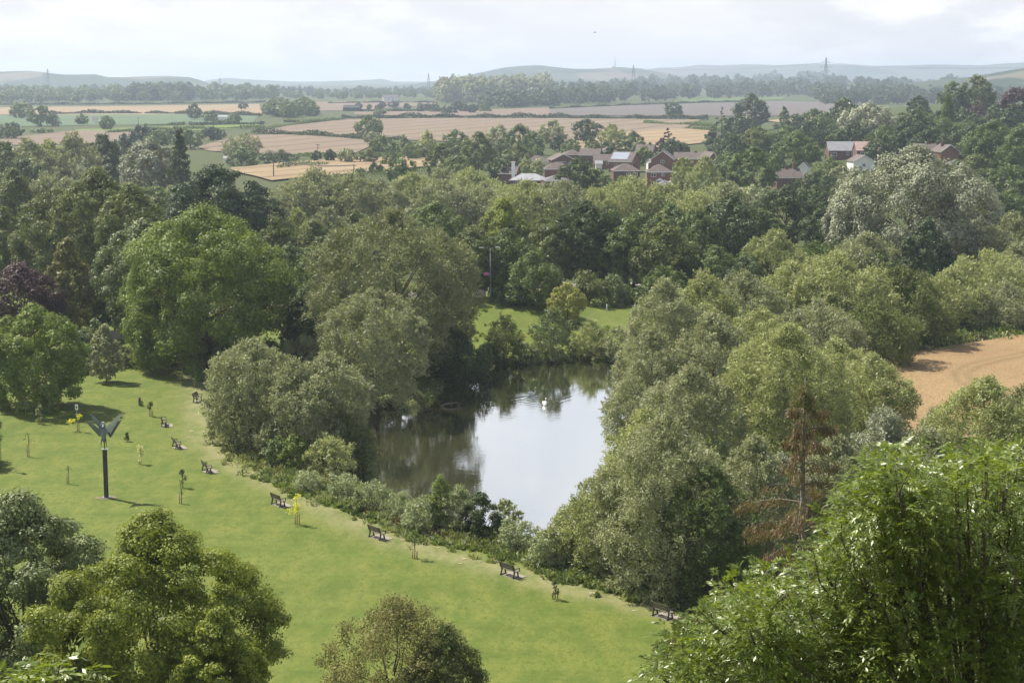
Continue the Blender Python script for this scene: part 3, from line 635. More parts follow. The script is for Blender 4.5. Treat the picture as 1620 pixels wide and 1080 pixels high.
# ------------------------------------------------------------------ trees, one row each: x, top, base, width (photo pixels), kind, leaf, label
T = [
 # left meadow edge
 (58,482,644,152,'great','L','dark green bushy tree on the left edge of the meadow, casting a long shadow'),
 (168,512,604,46,'tall','W','small upright grey green tree standing alone at the top of the meadow'),
 (328,330,582,262,'great','L','biggest bright green tree, its skirt reaching the top of the meadow'),
 (235,348,560,150,'silver','K','pale leafed poplar pressed against the left of the biggest bright green tree','tree'),
 (38,415,560,125,'round','P','dark purple copper beech at the left edge'),
 (112,378,545,80,'lime','T','tawny crowned lime tree behind the copper beech'),
 (128,418,536,66,'lime','O','dark olive lime with a clear trunk beside the left lamp'),
 (182,412,530,74,'lime','G','roadside lime on a clear trunk, left of the biggest tree'),
 (78,455,556,60,'round','O','olive tree between the purple beech and the lamp post'),
 (215,430,532,60,'lime','G','second roadside lime on a bare trunk, half behind the biggest tree'),
 (152,505,562,44,'shrub','K','greyish shrub beside the small upright tree'),
 (195,548,580,36,'shrub','K','low shrub at the meadow top between the upright and biggest trees'),
 (125,560,590,46,'shrub','K','low dusty shrub beside the dark bushy meadow tree'),
 (485,450,565,62,'round','G','dark green tree filling the gap right of the biggest tree'),
 (478,462,572,80,'round','D','shaded tree behind the twin willow bushes'),
 (430,540,590,90,'shrub','G','low green shrub hugging the right foot of the biggest tree'),
 (500,385,545,75,'round','G','mid green tree behind the grassy corner, left of the great round willow'),
 # left behind
 (158,266,470,120,'oak','O','tall olive oak with a peaked top, tallest of the left skyline'),
 (95,300,455,130,'oak','O','broad yellowish olive oak left of the peaked oak'),
 (212,290,480,110,'oak','O','dark olive oak on the right flank of the peaked oak'),
 (60,350,440,60,'round','O','dull olive tree below the broad oak at far left'),
 (26,268,398,84,'round','O','round olive tree near the left edge above the pasture glimpse'),
 (62,325,420,80,'oak','G','green tree between the edge tree and the broad oak'),
 (8,330,445,66,'round','O','olive tree cut by the left edge above the purple beech'),
 (345,262,430,140,'pine','B','flat topped dark pine rising behind the biggest bright tree'),
 (400,300,430,95,'pine','B','lower dark pine on the right of the flat topped pine'),
 (305,285,420,80,'pine','B','dark pine leaning left beside the tall thin poplar'),
 (287,203,332,30,'poplar','D','tall thin columnar poplar standing above the left trees'),
 (240,222,325,96,'silver','S','silvery white poplar left of the tall thin poplar'),
 (166,210,305,58,'round','D','dark oval tree between the left willows and the silvery poplar'),
  (48,222,312,74,'willow','W','grey willow in the far left clump, beside the dark oval tree\'s group'),
 (80,222,308,60,'willow','V','yellowish willow in the middle of the far left clump'),
 (120,214,310,76,'willow','W','grey green willow touching the dark oval tree'),
 (12,222,312,66,'round','O','dull tree at the left edge of the far left willow clump'),
 (85,275,345,80,'bush','W','low grey willow below the far left clump'),
 (38,250,330,60,'round','D','dark low tree in front of the far left willow clump'),
 (205,300,380,60,'round','O','olive tree under the silvery poplar'),
 (270,295,350,60,'shrub','V','yellow green shrub at the foot of the columnar poplar'),
 (250,310,390,70,'round','O','dull olive tree left of the dark pines'),
 # centre-left middle
 (500,350,470,70,'round','O','brownish olive tree behind the great round willow\'s left shoulder'),
 (440,345,470,75,'round','O','brown green tree right of the biggest bright tree\'s top'),
 (470,330,430,60,'willow','V','greyish tree between the dark pines and the brownish tree'),
 (460,385,490,70,'round','G','mid green tree touching the biggest bright tree\'s right side'),
 (622,338,590,250,'dome','X','great round willow with spreading dark limbs beside the pond'),
 (545,385,550,90,'willow','X','grey willow tucked against the left of the great round willow'),
 (706,425,570,84,'dome','X','olive willow on the great round willow\'s right side'),
 (594,460,644,168,'dome','W','grey willow overhanging the left end of the pond'),
 (718,520,616,100,'willow','D','dark shaded willow leaning over the pond\'s far left corner'),
 (400,536,708,135,'dome','W','silvery willow bush on the meadow side, left of the pair'),
 (470,575,722,150,'bush','W','low grey willow bush between the two silvery domes'),
 (522,560,712,130,'dome','W','silvery willow dome on the pond side of the pair'),
 (365,610,700,80,'bush','W','low spreading willow branches nearest the path'),
 (480,535,590,90,'bush','W','grey willow scrub behind the silvery domes'),
 (466,684,742,50,'shrub','L','fresh green elder bush at the foot of the willow domes'),
 (522,692,752,76,'bush','V','yellowish willow shrub beside the fresh green elder'),
 (566,708,765,56,'bush','V','olive willow shrub leaning to the water beside the near bank'),
 (440,690,738,50,'shrub','G','low green shrub under the meadow side willow'),
 (545,655,745,90,'bush','O','olive willow skirt above the near pond corner'),
 # near bank shrubs, left to right
 (487,742,778,42,'bush','N','small grey willow tuft at the start of the near bank'),
 (541,750,786,56,'bush','N','round grey green willow tuft beside the second path bench'),
 (592,762,808,66,'bush','N','yellow green willow tuft on the near bank above the fifth bench'),
 (636,782,822,58,'bush','N','willow tuft in the middle of the near bank'),
 (668,788,840,60,'bush','N','rounded grey willow on the near bank'),
 (697,750,838,40,'tall','L','narrow bright green bush, tallest on the near bank'),
 (726,768,842,52,'bush','N','whitish leafed willow next to the narrow bright bush'),
 (762,776,850,58,'shrub','D','dark compact bush on the near bank'),
 (800,790,846,44,'bush','V','wispy thin willow against the bright water','bush'),
 (818,824,868,70,'bush','N','light green dome bush on the near bank right of the dark one'),
 (866,842,896,70,'bush','N','mottled bush where the near bank meets the right hand willows'),
 (905,800,890,90,'bush','V','wispy willow branches reaching left over the water'),
 (566,790,812,30,'bush','O','small reddish olive tuft below the near bank willows'),
 # far bank and mound
 (797,498,574,54,'bush','O','dark mottled bush at the far left of the pond\'s far bank'),
 (772,540,575,40,'shrub','D','low dark shrub at the foot of the mottled far bank bush'),
 (832,540,574,40,'shrub','K','small grey shrub between the two far bank bushes'),
 (874,488,572,60,'bush','K','grey green rounded bush in the middle of the far bank'),
 (938,508,566,54,'bush','V','upright willow bush at the right of the far bank'),
 (978,515,568,50,'bush','W','grey willow tuft where far bank meets the right hand willows'),
 (897,446,512,56,'round','Y','small yellow green tree alone on the grass beyond the pond'),
 (843,398,484,84,'tall','G','dark egg shaped tree at the back of the grass mound'),
 (788,434,474,30,'tall','L','small bright green bush beside the flower basket lamp'),
 (815,450,482,50,'shrub','G','low dull shrub left of the egg shaped tree'),
 (926,428,482,70,'shrub','O','olive shrub behind the small yellow green tree'),
 (968,432,482,60,'shrub','K','grey shrub below the single arm lamp'),
 (1000,456,482,50,'shrub','G','low green shrub at the right end of the far grass'),
 (930,396,442,18,'tall','W','slim pale young tree left of the single arm lamp'),
 # wall of trees behind the road
 (745,362,474,84,'oak','O','yellowish open branched tree behind the twin lamp'),
 (690,318,430,100,'oak','G','dark spreading tree behind the top of the great round willow'),
 (797,314,420,84,'lime','M','rounded lime with yellow seed bunches above the road'),
 (800,362,468,92,'round','G','dark green tree below the seedy lime'),
 (868,352,462,80,'round','O','dull olive tree between the seedy lime and the dark maples'),
 (925,316,458,100,'oak','D','dark green maple, left of the dark row behind the single arm lamp'),
 (965,330,455,80,'oak','G','dark maple in the middle of the row behind the lamp'),
 (992,348,462,80,'round','G','dark green tree immediately right of the single arm lamp'),
 (1050,350,466,100,'round','O','brownish dark tree at the right of the lamp, above the willows'),
 (1100,330,440,70,'round','G','green tree left of the large dark beech'),
 (1155,308,432,122,'round','D','large dark beech left of the yellowish willow'),
 (1242,296,392,104,'oak','D','dark green broad tree below the chimney house'),
 (1296,330,402,62,'round','D','dark egg shaped tree left of the great silver poplar'),
 (1225,366,470,100,'willow','V','yellow green willow in front of the dark beech'),
 (1290,295,360,80,'round','D','dark tree behind the egg shaped one'),
 (1190,292,330,50,'shrub','N','pale cream green bush left of the chimney house'),
 (1440,234,440,236,'great','S','great silver poplar, whitest crown in the view', None, None, 'white_poplar_tree'),
 (1345,300,420,90,'silver','S','silver poplar bough hanging left of the great poplar'),
 (1530,290,420,110,'silver','S','silver poplar suckers on the right side of the great poplar'),
 (1462,348,475,84,'tall','B','dark ivy covered trunk under the great silver poplar'),
 (1370,370,470,110,'willow','W','grey willow under the left of the great silver poplar'),
 (1580,308,400,110,'round','D','dark tree at the right edge beyond the silver poplar'),
 (1600,338,430,90,'willow','W','grey willow at the right edge below the dark one'),
 (1560,360,450,90,'willow','W','pale willow right of the great silver poplar\'s foot'),
 (1500,410,440,60,'shrub','G','shrub between silver poplar and right hand willows'),
 # willow belt in the middle
 (500,268,372,110,'willow','W','grey willow at the left end of the long willow belt'),
 (470,292,372,76,'willow','W','low grey willow in front of the belt\'s left end'),
 (560,276,372,100,'willow','W','second willow of the long belt, below the wheat strip'),
 (612,318,382,70,'cone','P','dark reddish conifer poking out of the willow belt'),
 (600,284,360,90,'willow','W','willow above the reddish conifer'),
 (650,276,358,90,'willow','V','yellowish willow in the belt below the lone field trees'),
 (700,286,372,100,'willow','W','willow in the belt left of the seedy lime'),
 (620,300,370,70,'willow','W','low willow around the reddish conifer'),
 (745,268,340,90,'willow','V','pale round topped willow left of the slate roofed house'),
 (700,262,330,80,'willow','W','pale willow behind the belt left of the slate roofed house'),
 (765,292,362,90,'willow','W','willow just above the seedy lime'),
 (830,286,372,110,'willow','V','wide willow right below the slate roofed house'),
 (890,288,372,96,'willow','W','willow in front of the village, left of the dark pine'),
 (940,302,372,90,'willow','V','willow under the dark village pine'),
 (1000,284,368,120,'willow','V','pale domed willow in front of the porch house'),
 (1058,292,368,100,'willow','V','pale willow right of the domed one, below the garage roofs'),
 (1100,306,380,100,'willow','V','willow left of the large dark beech, in front of weeping birches'),
 (1150,290,372,90,'willow','W','grey willow behind the large dark beech'),
 (1062,320,400,60,'round','G','small green tree among the pale domed willows'),
 (1130,318,400,60,'round','K','light green tree left of the beech top'),
 (720,300,370,70,'round','G','green tree in the belt directly left of the seedy lime'),
 (650,330,410,90,'round','W','grey tree behind the great round willow\'s top'),
 (560,330,410,70,'round','O','olive tree above the great round willow\'s left shoulder'),
 (520,330,420,70,'willow','W','grey willow left of the great round willow\'s top'),
 (870,330,400,70,'willow','O','olive willow between seedy lime and dark maple'),
 (1010,335,420,80,'round','G','green tree above the single arm lamp trees'),
 (1200,330,420,80,'round','G','green tree between the beech and the broad dark tree'),
 # right hand willow wood, from far to near
 (1560,398,490,130,'willow','V','yellowish willow at the right, behind the weed strip'),
 (1610,385,470,100,'willow','W','grey willow cut by the right edge above the weed strip'),
 (1500,428,520,110,'willow','V','low yellowish willow touching the weed strip'),
 (1590,450,520,110,'willow','W','low willow at the right edge along the weed strip'),
 (1525,478,522,46,'shrub','B','dark shrub inside the low willows by the weed strip'),
 (1320,402,545,180,'willow','V','broad yellowish willow at the top of the right hand wood'),
 (1420,425,545,150,'willow','O','broad olive willow reaching the weed strip corner'),
 (1250,415,540,130,'willow','V','willow left of the broad yellowish one'),
 (1175,430,560,130,'willow','W','grey green willow in the upper middle of the right hand wood'),
 (1110,432,590,120,'willow','V','tall willow at the upper left of the right hand wood'),
 (1050,442,620,110,'willow','W','willow nearest the far grass, leaning over the pond'),
 (1385,480,578,140,'willow','O','olive willow left of the wheat field\'s far corner'),
 (1290,480,600,160,'willow','W','silvery willow in the centre of the right hand wood'),
 (1200,490,640,140,'willow','V','willow between the pond and the dark hollow'),
 (1130,500,660,140,'willow','W','grey willow in the wood above the pond\'s right shore'),
 (1030,520,665,110,'willow','W','willow hanging low over the pond opposite the swans'),
 (1000,600,700,90,'bush','W','willow skirt dipping in the water at the pond\'s narrowest right side'),
 (1240,514,735,190,'willow','V','large round willow above the dark hollow'),
 (1375,562,700,124,'willow','V','round willow beside the left corner of the wheat field'),
 (1320,540,660,130,'willow','V','willow between the two round ones'),
 (1090,580,760,150,'willow','W','tall willow behind the near waterside willow'),
 (1020,650,800,120,'willow','V','pale willow on the shore between water and wood'),
 (1050,660,930,210,'willow','W','near waterside willow, biggest on the right of the pond'),
 (960,740,905,120,'willow','V','wispy pale willow at the near right corner of the water'),
 (1120,740,950,150,'willow','G','dark underside willow at the foot of the near waterside willow'),  # shade under the crown painted by a darker leaf colour
 (1190,690,900,120,'willow','W','silvery willow just left of the dead spruce'),
 (1230,720,860,120,'willow','S','silvery bush behind the dead spruce\'s trunk'),
 (1320,690,850,120,'willow','W','grey silver willow right of the dead spruce'),
 (1395,650,830,120,'bush','S','whitest willow patch between dead spruce and wheat'),
 (1460,680,860,140,'willow','W','olive willow in front of the whitest patch'),
 (1550,598,840,190,'willow','V','large yellowish green willow in front of the wheat field'),
 (1635,592,820,150,'willow','X','olive willow at the right edge in front of the wheat'),
 (1475,645,800,90,'willow','W','small olive willow poking up in front of the wheat corner'),
 # village and beyond
 (915,250,332,62,'pine','D','dark village pine beside the slate roofed house'),
 (945,268,322,50,'round','G','green tree right of the village pine'),
 (985,280,322,60,'shrub','L','light green garden tree in front of the hip roofed houses'),
 (1082,248,318,44,'willow','V','weeping birch left of the pair by the porch house'),
 (1115,250,322,54,'willow','V','weeping birch right of the pair by the porch house'),
 (1080,290,320,36,'shrub','T','small tawny bush by the garage roofs'),
 (832,246,276,22,'tall','V','slim pale tree left of the cream house'),
 (852,250,282,24,'tall','V','slim green tree in front of the cream house'),
 (1018,232,262,30,'round','L','light green garden tree right of the solar roof'),
 (1040,240,262,18,'round','G','small garden tree between the solar house and the gabled one'),
 (965,230,258,16,'round','D','small dark tree before the back roofs'),
 (818,228,268,46,'round','O','olive round tree behind the white chimney'),
 (757,208,278,52,'lime','O','tall olive tree left of the village'),
 (697,228,282,48,'round','O','olive egg shaped tree left of the village olive one'),
 (722,246,292,50,'round','G','dark tree between the two olive trees'),
 (790,250,290,40,'round','D','dark tree just left of the white chimney'),
 (635,250,292,50,'round','G','green tree on the wheat strip\'s near edge'),
 (592,256,276,16,'round','D','tiny dark tree on the wheat strip, left of its pair'),
 (602,260,276,12,'round','D','tinier dark tree on the wheat strip, right of its pair'),
 (570,266,284,20,'round','D','small dark bush tree at the strip\'s left part'),
 (677,208,250,28,'willow','V','pale tree right of the hedge row trees'),
 (607,214,248,42,'round','G','round green tree on the stubble field\'s lower edge'),
 (640,218,248,28,'round','G','round tree next to the lower edge tree'),
 (660,224,248,24,'round','G','small round tree third along the stubble\'s lower edge'),
 (720,206,240,40,'round','G','broad tree below the broad stubble field'),
 (790,198,238,44,'round','W','greyish tree below the broad stubble field, right of the broad one'),
 (822,196,244,44,'round','G','bright green pair tree under the long hedge, left of the lone oak'),
 (844,208,246,32,'round','G','dull tree between the green pair tree and the next'),
 (874,190,234,46,'round','W','grey green round tree left of the lone dark oak'),
 (927,188,228,46,'oak','D','lone dark oak on the golden field'),
 (968,198,238,44,'willow','V','pale tree at the golden field, left of the dark copper one'),
 (1000,208,240,34,'round','G','mid green tree behind the solar roof'),
 (936,216,242,22,'round','G','small tree beneath the lone dark oak'),
 (903,220,244,28,'round','G','tree left and below the lone dark oak'),
 (882,214,240,22,'round','D','small dark tree left of the lone oak'),
 (1056,202,244,46,'cone','P','dark coppery conifer behind the gabled brick house'),
 (1064,222,246,24,'round','G','green tree at the coppery conifer\'s foot'),
 (1065,162,186,30,'round','D','dark round tree at the end of the grey field'),
 (583,182,216,40,'round','G','lone round tree on the stubble field'),
 (588,208,226,26,'round','W','smaller grey tree under the lone round stubble tree'),
 (601,172,182,18,'round','G','tiny round tree above the long hedge'),
 (1141,168,232,52,'cone','D','dark cypress at the left of the right slope'),
 (1188,150,208,56,'oak','D','big dark oak on the grey field\'s edge'),
 (1170,180,222,50,'round','D','dark tree in front of the big field edge oak'),
 (1240,168,208,14,'round','G','small tree left of a pair on the grey field'),
 (1335,156,206,46,'round','D','dark green tree left of the right slope silver willow'),
 (1375,164,236,86,'silver','S','silvery willow on the right slope above the pink terrace'),
 (1300,186,228,60,'round','G','green tree below the dark slope tree'),
 (1257,208,290,72,'oak','G','yellow tipped dark green tree left of the long terrace'),
 (1190,232,318,76,'oak','G','broad green tree left of the chimney house'),
 (1150,240,300,50,'round','G','green tree left of the broad green one'),
 (1198,200,260,60,'oak','O','yellowish topped tree under the field edge oak'),
 (1245,200,240,56,'round','G','green tree behind the yellow tipped one'),
 (1160,214,262,40,'round','D','dark tree right of the weeping birches'),
 (1322,206,232,36,'round','O','olive round tree above the long terrace'),
 (1338,212,236,20,'tall','B','small dark conifer above the long terrace'),
 (1312,250,300,60,'round','G','soft green dome tree below the long terrace'),
 (1290,272,320,72,'round','D','dark tree in front of the soft green dome'),
 (1330,262,310,46,'round','W','grey tree below the white gabled cottage'),
 (1445,172,248,60,'round','D','dark yew tree right of the slope silver willow'),
 (1410,212,246,56,'round','D','dark tree right of the pink terrace'),
 (1470,200,250,60,'round','D','dark tree above the chimneyed brown roofs'),
 (1450,176,206,70,'oak','G','green tree behind the slope silver willow'),
 (1497,146,232,22,'poplar','G','narrow column poplar on the right slope'),
 (1452,152,190,34,'oak','D','dark tree left of the narrow column poplar'),
 (1506,130,180,44,'round','G','round green tree left of the hilltop farmhouse'),
 (1545,118,180,56,'round','O','olive tree on the skyline above the hilltop farmhouse'),
 (1552,138,178,46,'round','L','light green round tree just above the hilltop farmhouse'),
 (1605,136,200,60,'round','P','purple tree at the right edge of the skyline'),
 (1600,166,212,50,'round','D','dark tree under the purple skyline tree'),
 (1545,156,185,28,'cone','P','brownish small tree in front of the hilltop farmhouse'),
 (1530,196,256,60,'round','D','dull brown green tree below the farmhouse'),
 (1568,190,290,90,'oak','G','big light green tree right of the chimneyed brown roofs'),
 (1612,200,300,60,'round','G','green tree at the right edge beside the big light green one'),
 (1540,245,300,80,'oak','O','olive tree behind the great silver poplar\'s right side'),
 (1595,260,330,80,'oak','G','mid green tree at the right edge above the dark one'),
 (1600,300,350,70,'round','G','low green tree by the pale shed at the right edge'),
 (1480,226,250,30,'round','D','dark tree between chimneyed roofs'),
 (1500,262,300,50,'round','O','olive garden tree behind the top of the great silver poplar'),
 # left fields
 (35,160,187,38,'round','G','round tree at the left end of the wheat field hedge'),
 (66,168,200,42,'round','G','round green tree right of the left end one, on the blue field'),
 (88,186,200,14,'bush','W','small grey bush beside the blue field tree'),
 (130,181,197,20,'round','G','small round tree in the blue green field'),
 (169,182,205,24,'round','G','small dark round tree right of the blue field one'),
 (308,163,190,24,'round','G','upright round tree breaking the hedge by the wheat field'),
 (332,176,192,26,'shrub','G','low round tree beside the hedge breaking tree'),
 (371,180,197,22,'round','G','small tree right of the long barn'),
 (385,162,173,16,'round','D','tiny dark tree at the end of the long wheat field'),
 (66,202,210,32,'shrub','G','dark low bush left of the bright strip'),
 (12,196,220,36,'round','G','dark tree clump at the left edge below the wheat'),
 (22,194,216,28,'round','D','dark tree right of the left edge clump'),
 (388,212,244,42,'willow','W','pale airy tree on the stubble field'),
 (365,218,248,30,'bush','W','pale bush left of the airy field tree'),
 (382,234,262,44,'shrub','G','dark green bush below the airy field tree'),
 (443,238,258,54,'shrub','D','long dark hedge bush in front of the wheat strip'),
 (500,238,256,16,'round','D','small round bush right of the long hedge bush'),
 (522,236,256,18,'round','D','round dark bush near the field corner'),
 (250,206,236,40,'round','G','blue dark tree in the left hand field belt'),
 (275,200,228,50,'round','G','widest blue dark tree of the left hand field belt'),
 (228,196,228,40,'round','B','blue dark tree left in the left hand field belt'),
 (300,206,236,44,'round','G','blue dark tree right of the columnar poplar'),
 (196,212,248,36,'round','B','dark tree right of the dark oval one'),
 (335,200,222,40,'round','B','dark tree right in the left hand field belt'),
]
for row in T:
    x, yt, yb, wd, kind, mt, lb = row[:7]
    tree(x, yt, yb, wd, kind, mt, lb, *(row[7:] or ()))
# look-alike trees that fill a belt: each its own tree, one shared description per belt
def belt(n, xr, ybr, hr, wr, kinds, mats, label, group, seed, path=None):
    rg = random.Random(seed)
    for i in range(n):
        if path:
            f = (i+rg.uniform(.1,.9))/n*(len(path)-1); k = min(int(f), len(path)-2); f -= k
            x = path[k][0]*(1-f)+path[k+1][0]*f; yb = path[k][1]*(1-f)+path[k+1][1]*f+rg.uniform(*ybr)
        else: x = xr[0]+(xr[1]-xr[0])*(i+rg.random())/n; yb = rg.uniform(*ybr)
        h = rg.uniform(*hr); k = rg.choice(kinds)
        tree(x, yb-h, yb, h*rg.uniform(*wr), k, rg.choice(mats), label, None, group)
belt(16, (-10,330), (345,372), (50,70), (1.0,1.4), ['round','oak'], 'OGDG', 'one of the shaded dull trees packed behind the left hand oaks', 'shaded trees behind the left oaks', 1)
belt(18, (330,1130), (398,425), (56,78), (1.0,1.3), ['round','oak','willow'], 'GDGO', 'one of the dark trees packed between the willow belt and the road', 'dark trees between willow belt and road', 2)
belt(14, (440,1150), (325,340), (36,52), (1.2,1.6), ['willow'], 'WV', 'one of the pale willows filling the back of the long willow belt', 'pale willows at the back of the belt', 3)
belt(10, (1290,1640), (300,330), (30,44), (1.0,1.4), ['round','oak'], 'GDOG', 'one of the garden trees packed below the right hand houses', 'garden trees below the right hand houses', 4)
belt(14, (1140,1640), (236,262), (34,50), (1.0,1.4), ['round','oak'], 'GDGO', 'one of the green trees crowding the slope between the right hand houses', 'green trees on the right slope', 5)
belt(12, (1230,1640), (196,215), (26,36), (1.0,1.3), ['round','oak'], 'GDGB', 'one of the dark trees high on the right slope', 'dark trees high on the right slope', 6)
belt(13, (660,1140), (246,253), (18,30), (1.0,1.4), ['round'], 'GODG', 'one of the small garden trees behind the village roofs', 'garden trees behind the village roofs', 7)
belt(10, (1040,1420), (455,480), (56,80), (1.1,1.4), ['willow','round'], 'GDW', 'one of the shaded trees behind the upper edge of the right hand willow wood', 'shaded trees behind the right hand wood', 8)
belt(12, None, (-3,3), (12,17), (1.0,1.3), ['cone','round'], 'BBG', 'one of the dark conifers in the row above the long straight hedge', 'conifer row above the hedge', 9, [(660,178),(775,176)])
belt(9, (560,680), (170,176), (8,12), (1.0,1.3), ['round'], 'GB', 'one of the tiny dark trees dotting the pinkish field strip', 'tiny trees on the pinkish strip', 10)
belt(8, (535,790), (250,262), (18,26), (1.1,1.5), ['round','bush'], 'GWO', 'one of the small trees lining the lower edge of the stubble', 'small trees along the lower stubble edge', 12)

# far woods that read as one mass
def wood(n, xr, path_lo, hr, kinds, mat, label, seed, name='distant_wood'):
    rg = np.random.default_rng(seed); r2 = random.Random(seed); Vs = []; Fs = []; b = 0
    protos = {}
    xs, ys = zip(*path_lo)
    for i in range(n):
        x = xr[0]+(xr[1]-xr[0])*rg.random(); yb0, dy = np.interp(x, xs, ys), 0
        yb = yb0 - rg.random()*hr[2]; p = P(x, yb); s = scl(p)
        h = rg.uniform(hr[0], hr[1])/s
        k = r2.choice(kinds); v = r2.randrange(3)
        if (k,v) not in protos: protos[(k,v)] = crown(k, np.random.default_rng(seed*10+v), 12, .75)[:2]
        V, Fq = protos[(k,v)]; A = KIND[k]['A']
        wv = h*rg.uniform(.85,1.35)*(.6 if k == 'tall' else 1); a = rg.uniform(0,6.28); c, s_ = math.cos(a), math.sin(a)
        W = np.column_stack([(V[:,0]*c-V[:,1]*s_)*wv+p.x, (V[:,0]*s_+V[:,1]*c)*wv+p.y, V[:,2]*h/A+p.z])
        Vs.append(W); Fs.append(Fq+b); b += len(W)
    me = mesh_np(name, np.concatenate(Vs), np.concatenate(Fs), LM[mat])
    o = link(bpy.data.objects.new(name, me)); return tag(o, label, 'woodland', kind='stuff')
wood(190, (-40,430), [(-40,166),(200,162),(430,159)], (14,22,10), ['round','oak'], 'G', 'hazy dark wood along the far left skyline', 31)
wood(40, (205,300), [(205,160),(300,160)], (22,27,3), ['round'], 'D', 'taller hump of trees in the far left wood', 32)
wood(60, (418,500), [(418,184),(460,187),(500,184)], (14,25,10), ['round'], 'G', 'rounded dark copse on the stubble field', 33)
wood(120, (400,700), [(400,158),(700,156)], (6,12,7), ['round','tall'], 'G', 'thin hazy tree line behind the pinkish strip', 34)
wood(110, (700,872), [(700,164),(872,160)], (32,38,8), ['tall'], 'W', 'tall poplar plantation in front of the masted hill', 35)
wood(60, (760,960), [(760,172),(850,170),(960,162)], (16,26,6), ['round'], 'D', 'dark rounded trees at the foot of the poplar plantation', 36)
wood(240, (870,1320), [(870,168),(1100,158),(1320,154)], (12,25,20), ['round','tall','oak'], 'D', 'far suburb trees between the plantation and the big pylon', 37)
wood(260, (1290,1680), [(1290,166),(1450,166),(1680,160)], (12,25,24), ['round','tall','oak'], 'D', 'far suburb trees right of the big pylon', 38)
wood(120, (860,1680), [(860,142),(1680,136)], (7,11,6), ['round'], 'B', 'faint tree line along the right horizon', 39)
wood(110, (480,760), [(480,149),(760,149)], (5,9,5), ['round'], 'B', 'faint tree line under the masted hill', 40)
wood(90, (-40,500), [(-40,150),(500,150)], (8,14,4), ['round','tall'], 'B', 'faint tree tops behind the far left wood', 41)
wood(70, (1500,1680), [(1500,139),(1560,136),(1620,128),(1680,122)], (8,13,6), ['round'], 'B', 'trees climbing the slope at the right horizon', 42)

# hedges: each one its own low clipped line of leaves
def hedge(px, hm, mat, label, wm=2.2, dens=1.0):
    pts = [P(*q) for q in px]; rg = np.random.default_rng(len(label)*7+int(px[0][0]) % 97)
    C = []; 
    for a, b in zip(pts[:-1], pts[1:]):
        L = (b-a).length; k = int(L/ (scl_l(a))*dens)+4
        t = rg.random(k); C.append(np.column_stack([a.x+(b.x-a.x)*t, a.y+(b.y-a.y)*t, a.z+(b.z-a.z)*t]))
    C = np.concatenate(C); n = len(C); th = rg.uniform(0, PI, n)
    lump = .8+.3*np.sin(C[:,0]*.21)+.2*np.sin(C[:,0]*.07+C[:,1]*.05)
    C = C + np.column_stack([rg.normal(size=n)*wm*.3, np.cos(th)*wm*.6, np.sin(th)*hm*lump*rg.uniform(.5,1,n)])
    sz = max(.25, 1.3/scl(pts[0])*1.3); nrm = unit(rg.normal(size=(n,3))+np.array([0,-.2,.6])); U, W = frames(nrm, rng=rg)
    V, Fq = leaf_arrays(C, U, W, sz*rg.uniform(.6,1.3,n), sz*.6)
    return tag(link(bpy.data.objects.new('hedge', mesh_np('hedge', V, Fq, LM[mat]))), label, 'hedge')
def scl_l(a): s = scl(a); return max(.05, .10/s*1.0)
for px, hm, mt, lb in [
 ([(-20,166.5),(200,165.5),(420,162.5)], 2.5, 'D', 'thin dark hedge along the top of the long wheat field'),
 ([(80,181),(150,180),(222,180)], 3.2, 'D', 'dark hedge below the wheat field, left of the gap'),
 ([(230,180),(300,181),(350,182),(412,184)], 3.2, 'D', 'dark hedge below the wheat field, right of the gap'),
 ([(170,211),(230,207),(300,205),(420,203)], 2.4, 'G', 'hedge under the bright pasture strip'),
 ([(232,199),(292,198)], 2.2, 'G', 'short hedge piece above the bright strip'),
 ([(300,198),(360,198),(418,197)], 3.0, 'D', 'dark hedge on the top edge of the bright strip'),
 ([(400,213),(470,214),(540,218),(640,222)], 3.6, 'D', 'dark hedge above the curved tramline field'),
 ([(400,210),(450,200),(520,192),(545,190)], 2.6, 'G', 'slanting hedge between the two stubble wedges'),
 ([(450,194),(500,192),(545,190)], 2.2, 'G', 'faint hedge at the tip of the stubble wedges'),
 ([(540,187.5),(640,187),(734,186.5)], 4.0, 'D', 'long straight dark hedge, left of its gap'),
 ([(739,186.5),(900,188),(1120,190)], 4.2, 'D', 'long straight dark hedge, right of its gap'),
 ([(870,173),(1000,167),(1100,163),(1190,161)], 2.5, 'D', 'slanting hedge between stubble and grey field'),
 ([(520,164),(600,163),(690,163)], 2.0, 'B', 'faint hedge behind the white farmhouse'),
 ([(560,176),(640,176),(680,176)], 2.0, 'B', 'faint hedge by the black barn'),
 ([(400,248),(460,247),(560,250),(640,252)], 2.6, 'G', 'hedge between the tramline field and the wheat strip'),
 ([(1090,205),(1120,207),(1150,210)], 3.0, 'G', 'light hedge above the golden field\'s right end'),
 ([(1020,196),(1080,198),(1130,200)], 3.0, 'L', 'light green hedge on the stubble field\'s right end'),
 ([(1225,205),(1300,192),(1320,186)], 3.0, 'G', 'hedge along the thin sunlit strip on the right slope'),
 ([(440,268),(470,264),(520,262)], 2.0, 'G', 'low scrubby hedge inside the wheat strip'),
 ([(480,290),(560,286),(640,280),(690,278)], 4.0, 'G', 'leafy hedge along the near side of the wheat strip'),
]: hedge(px, hm, mt, lb)

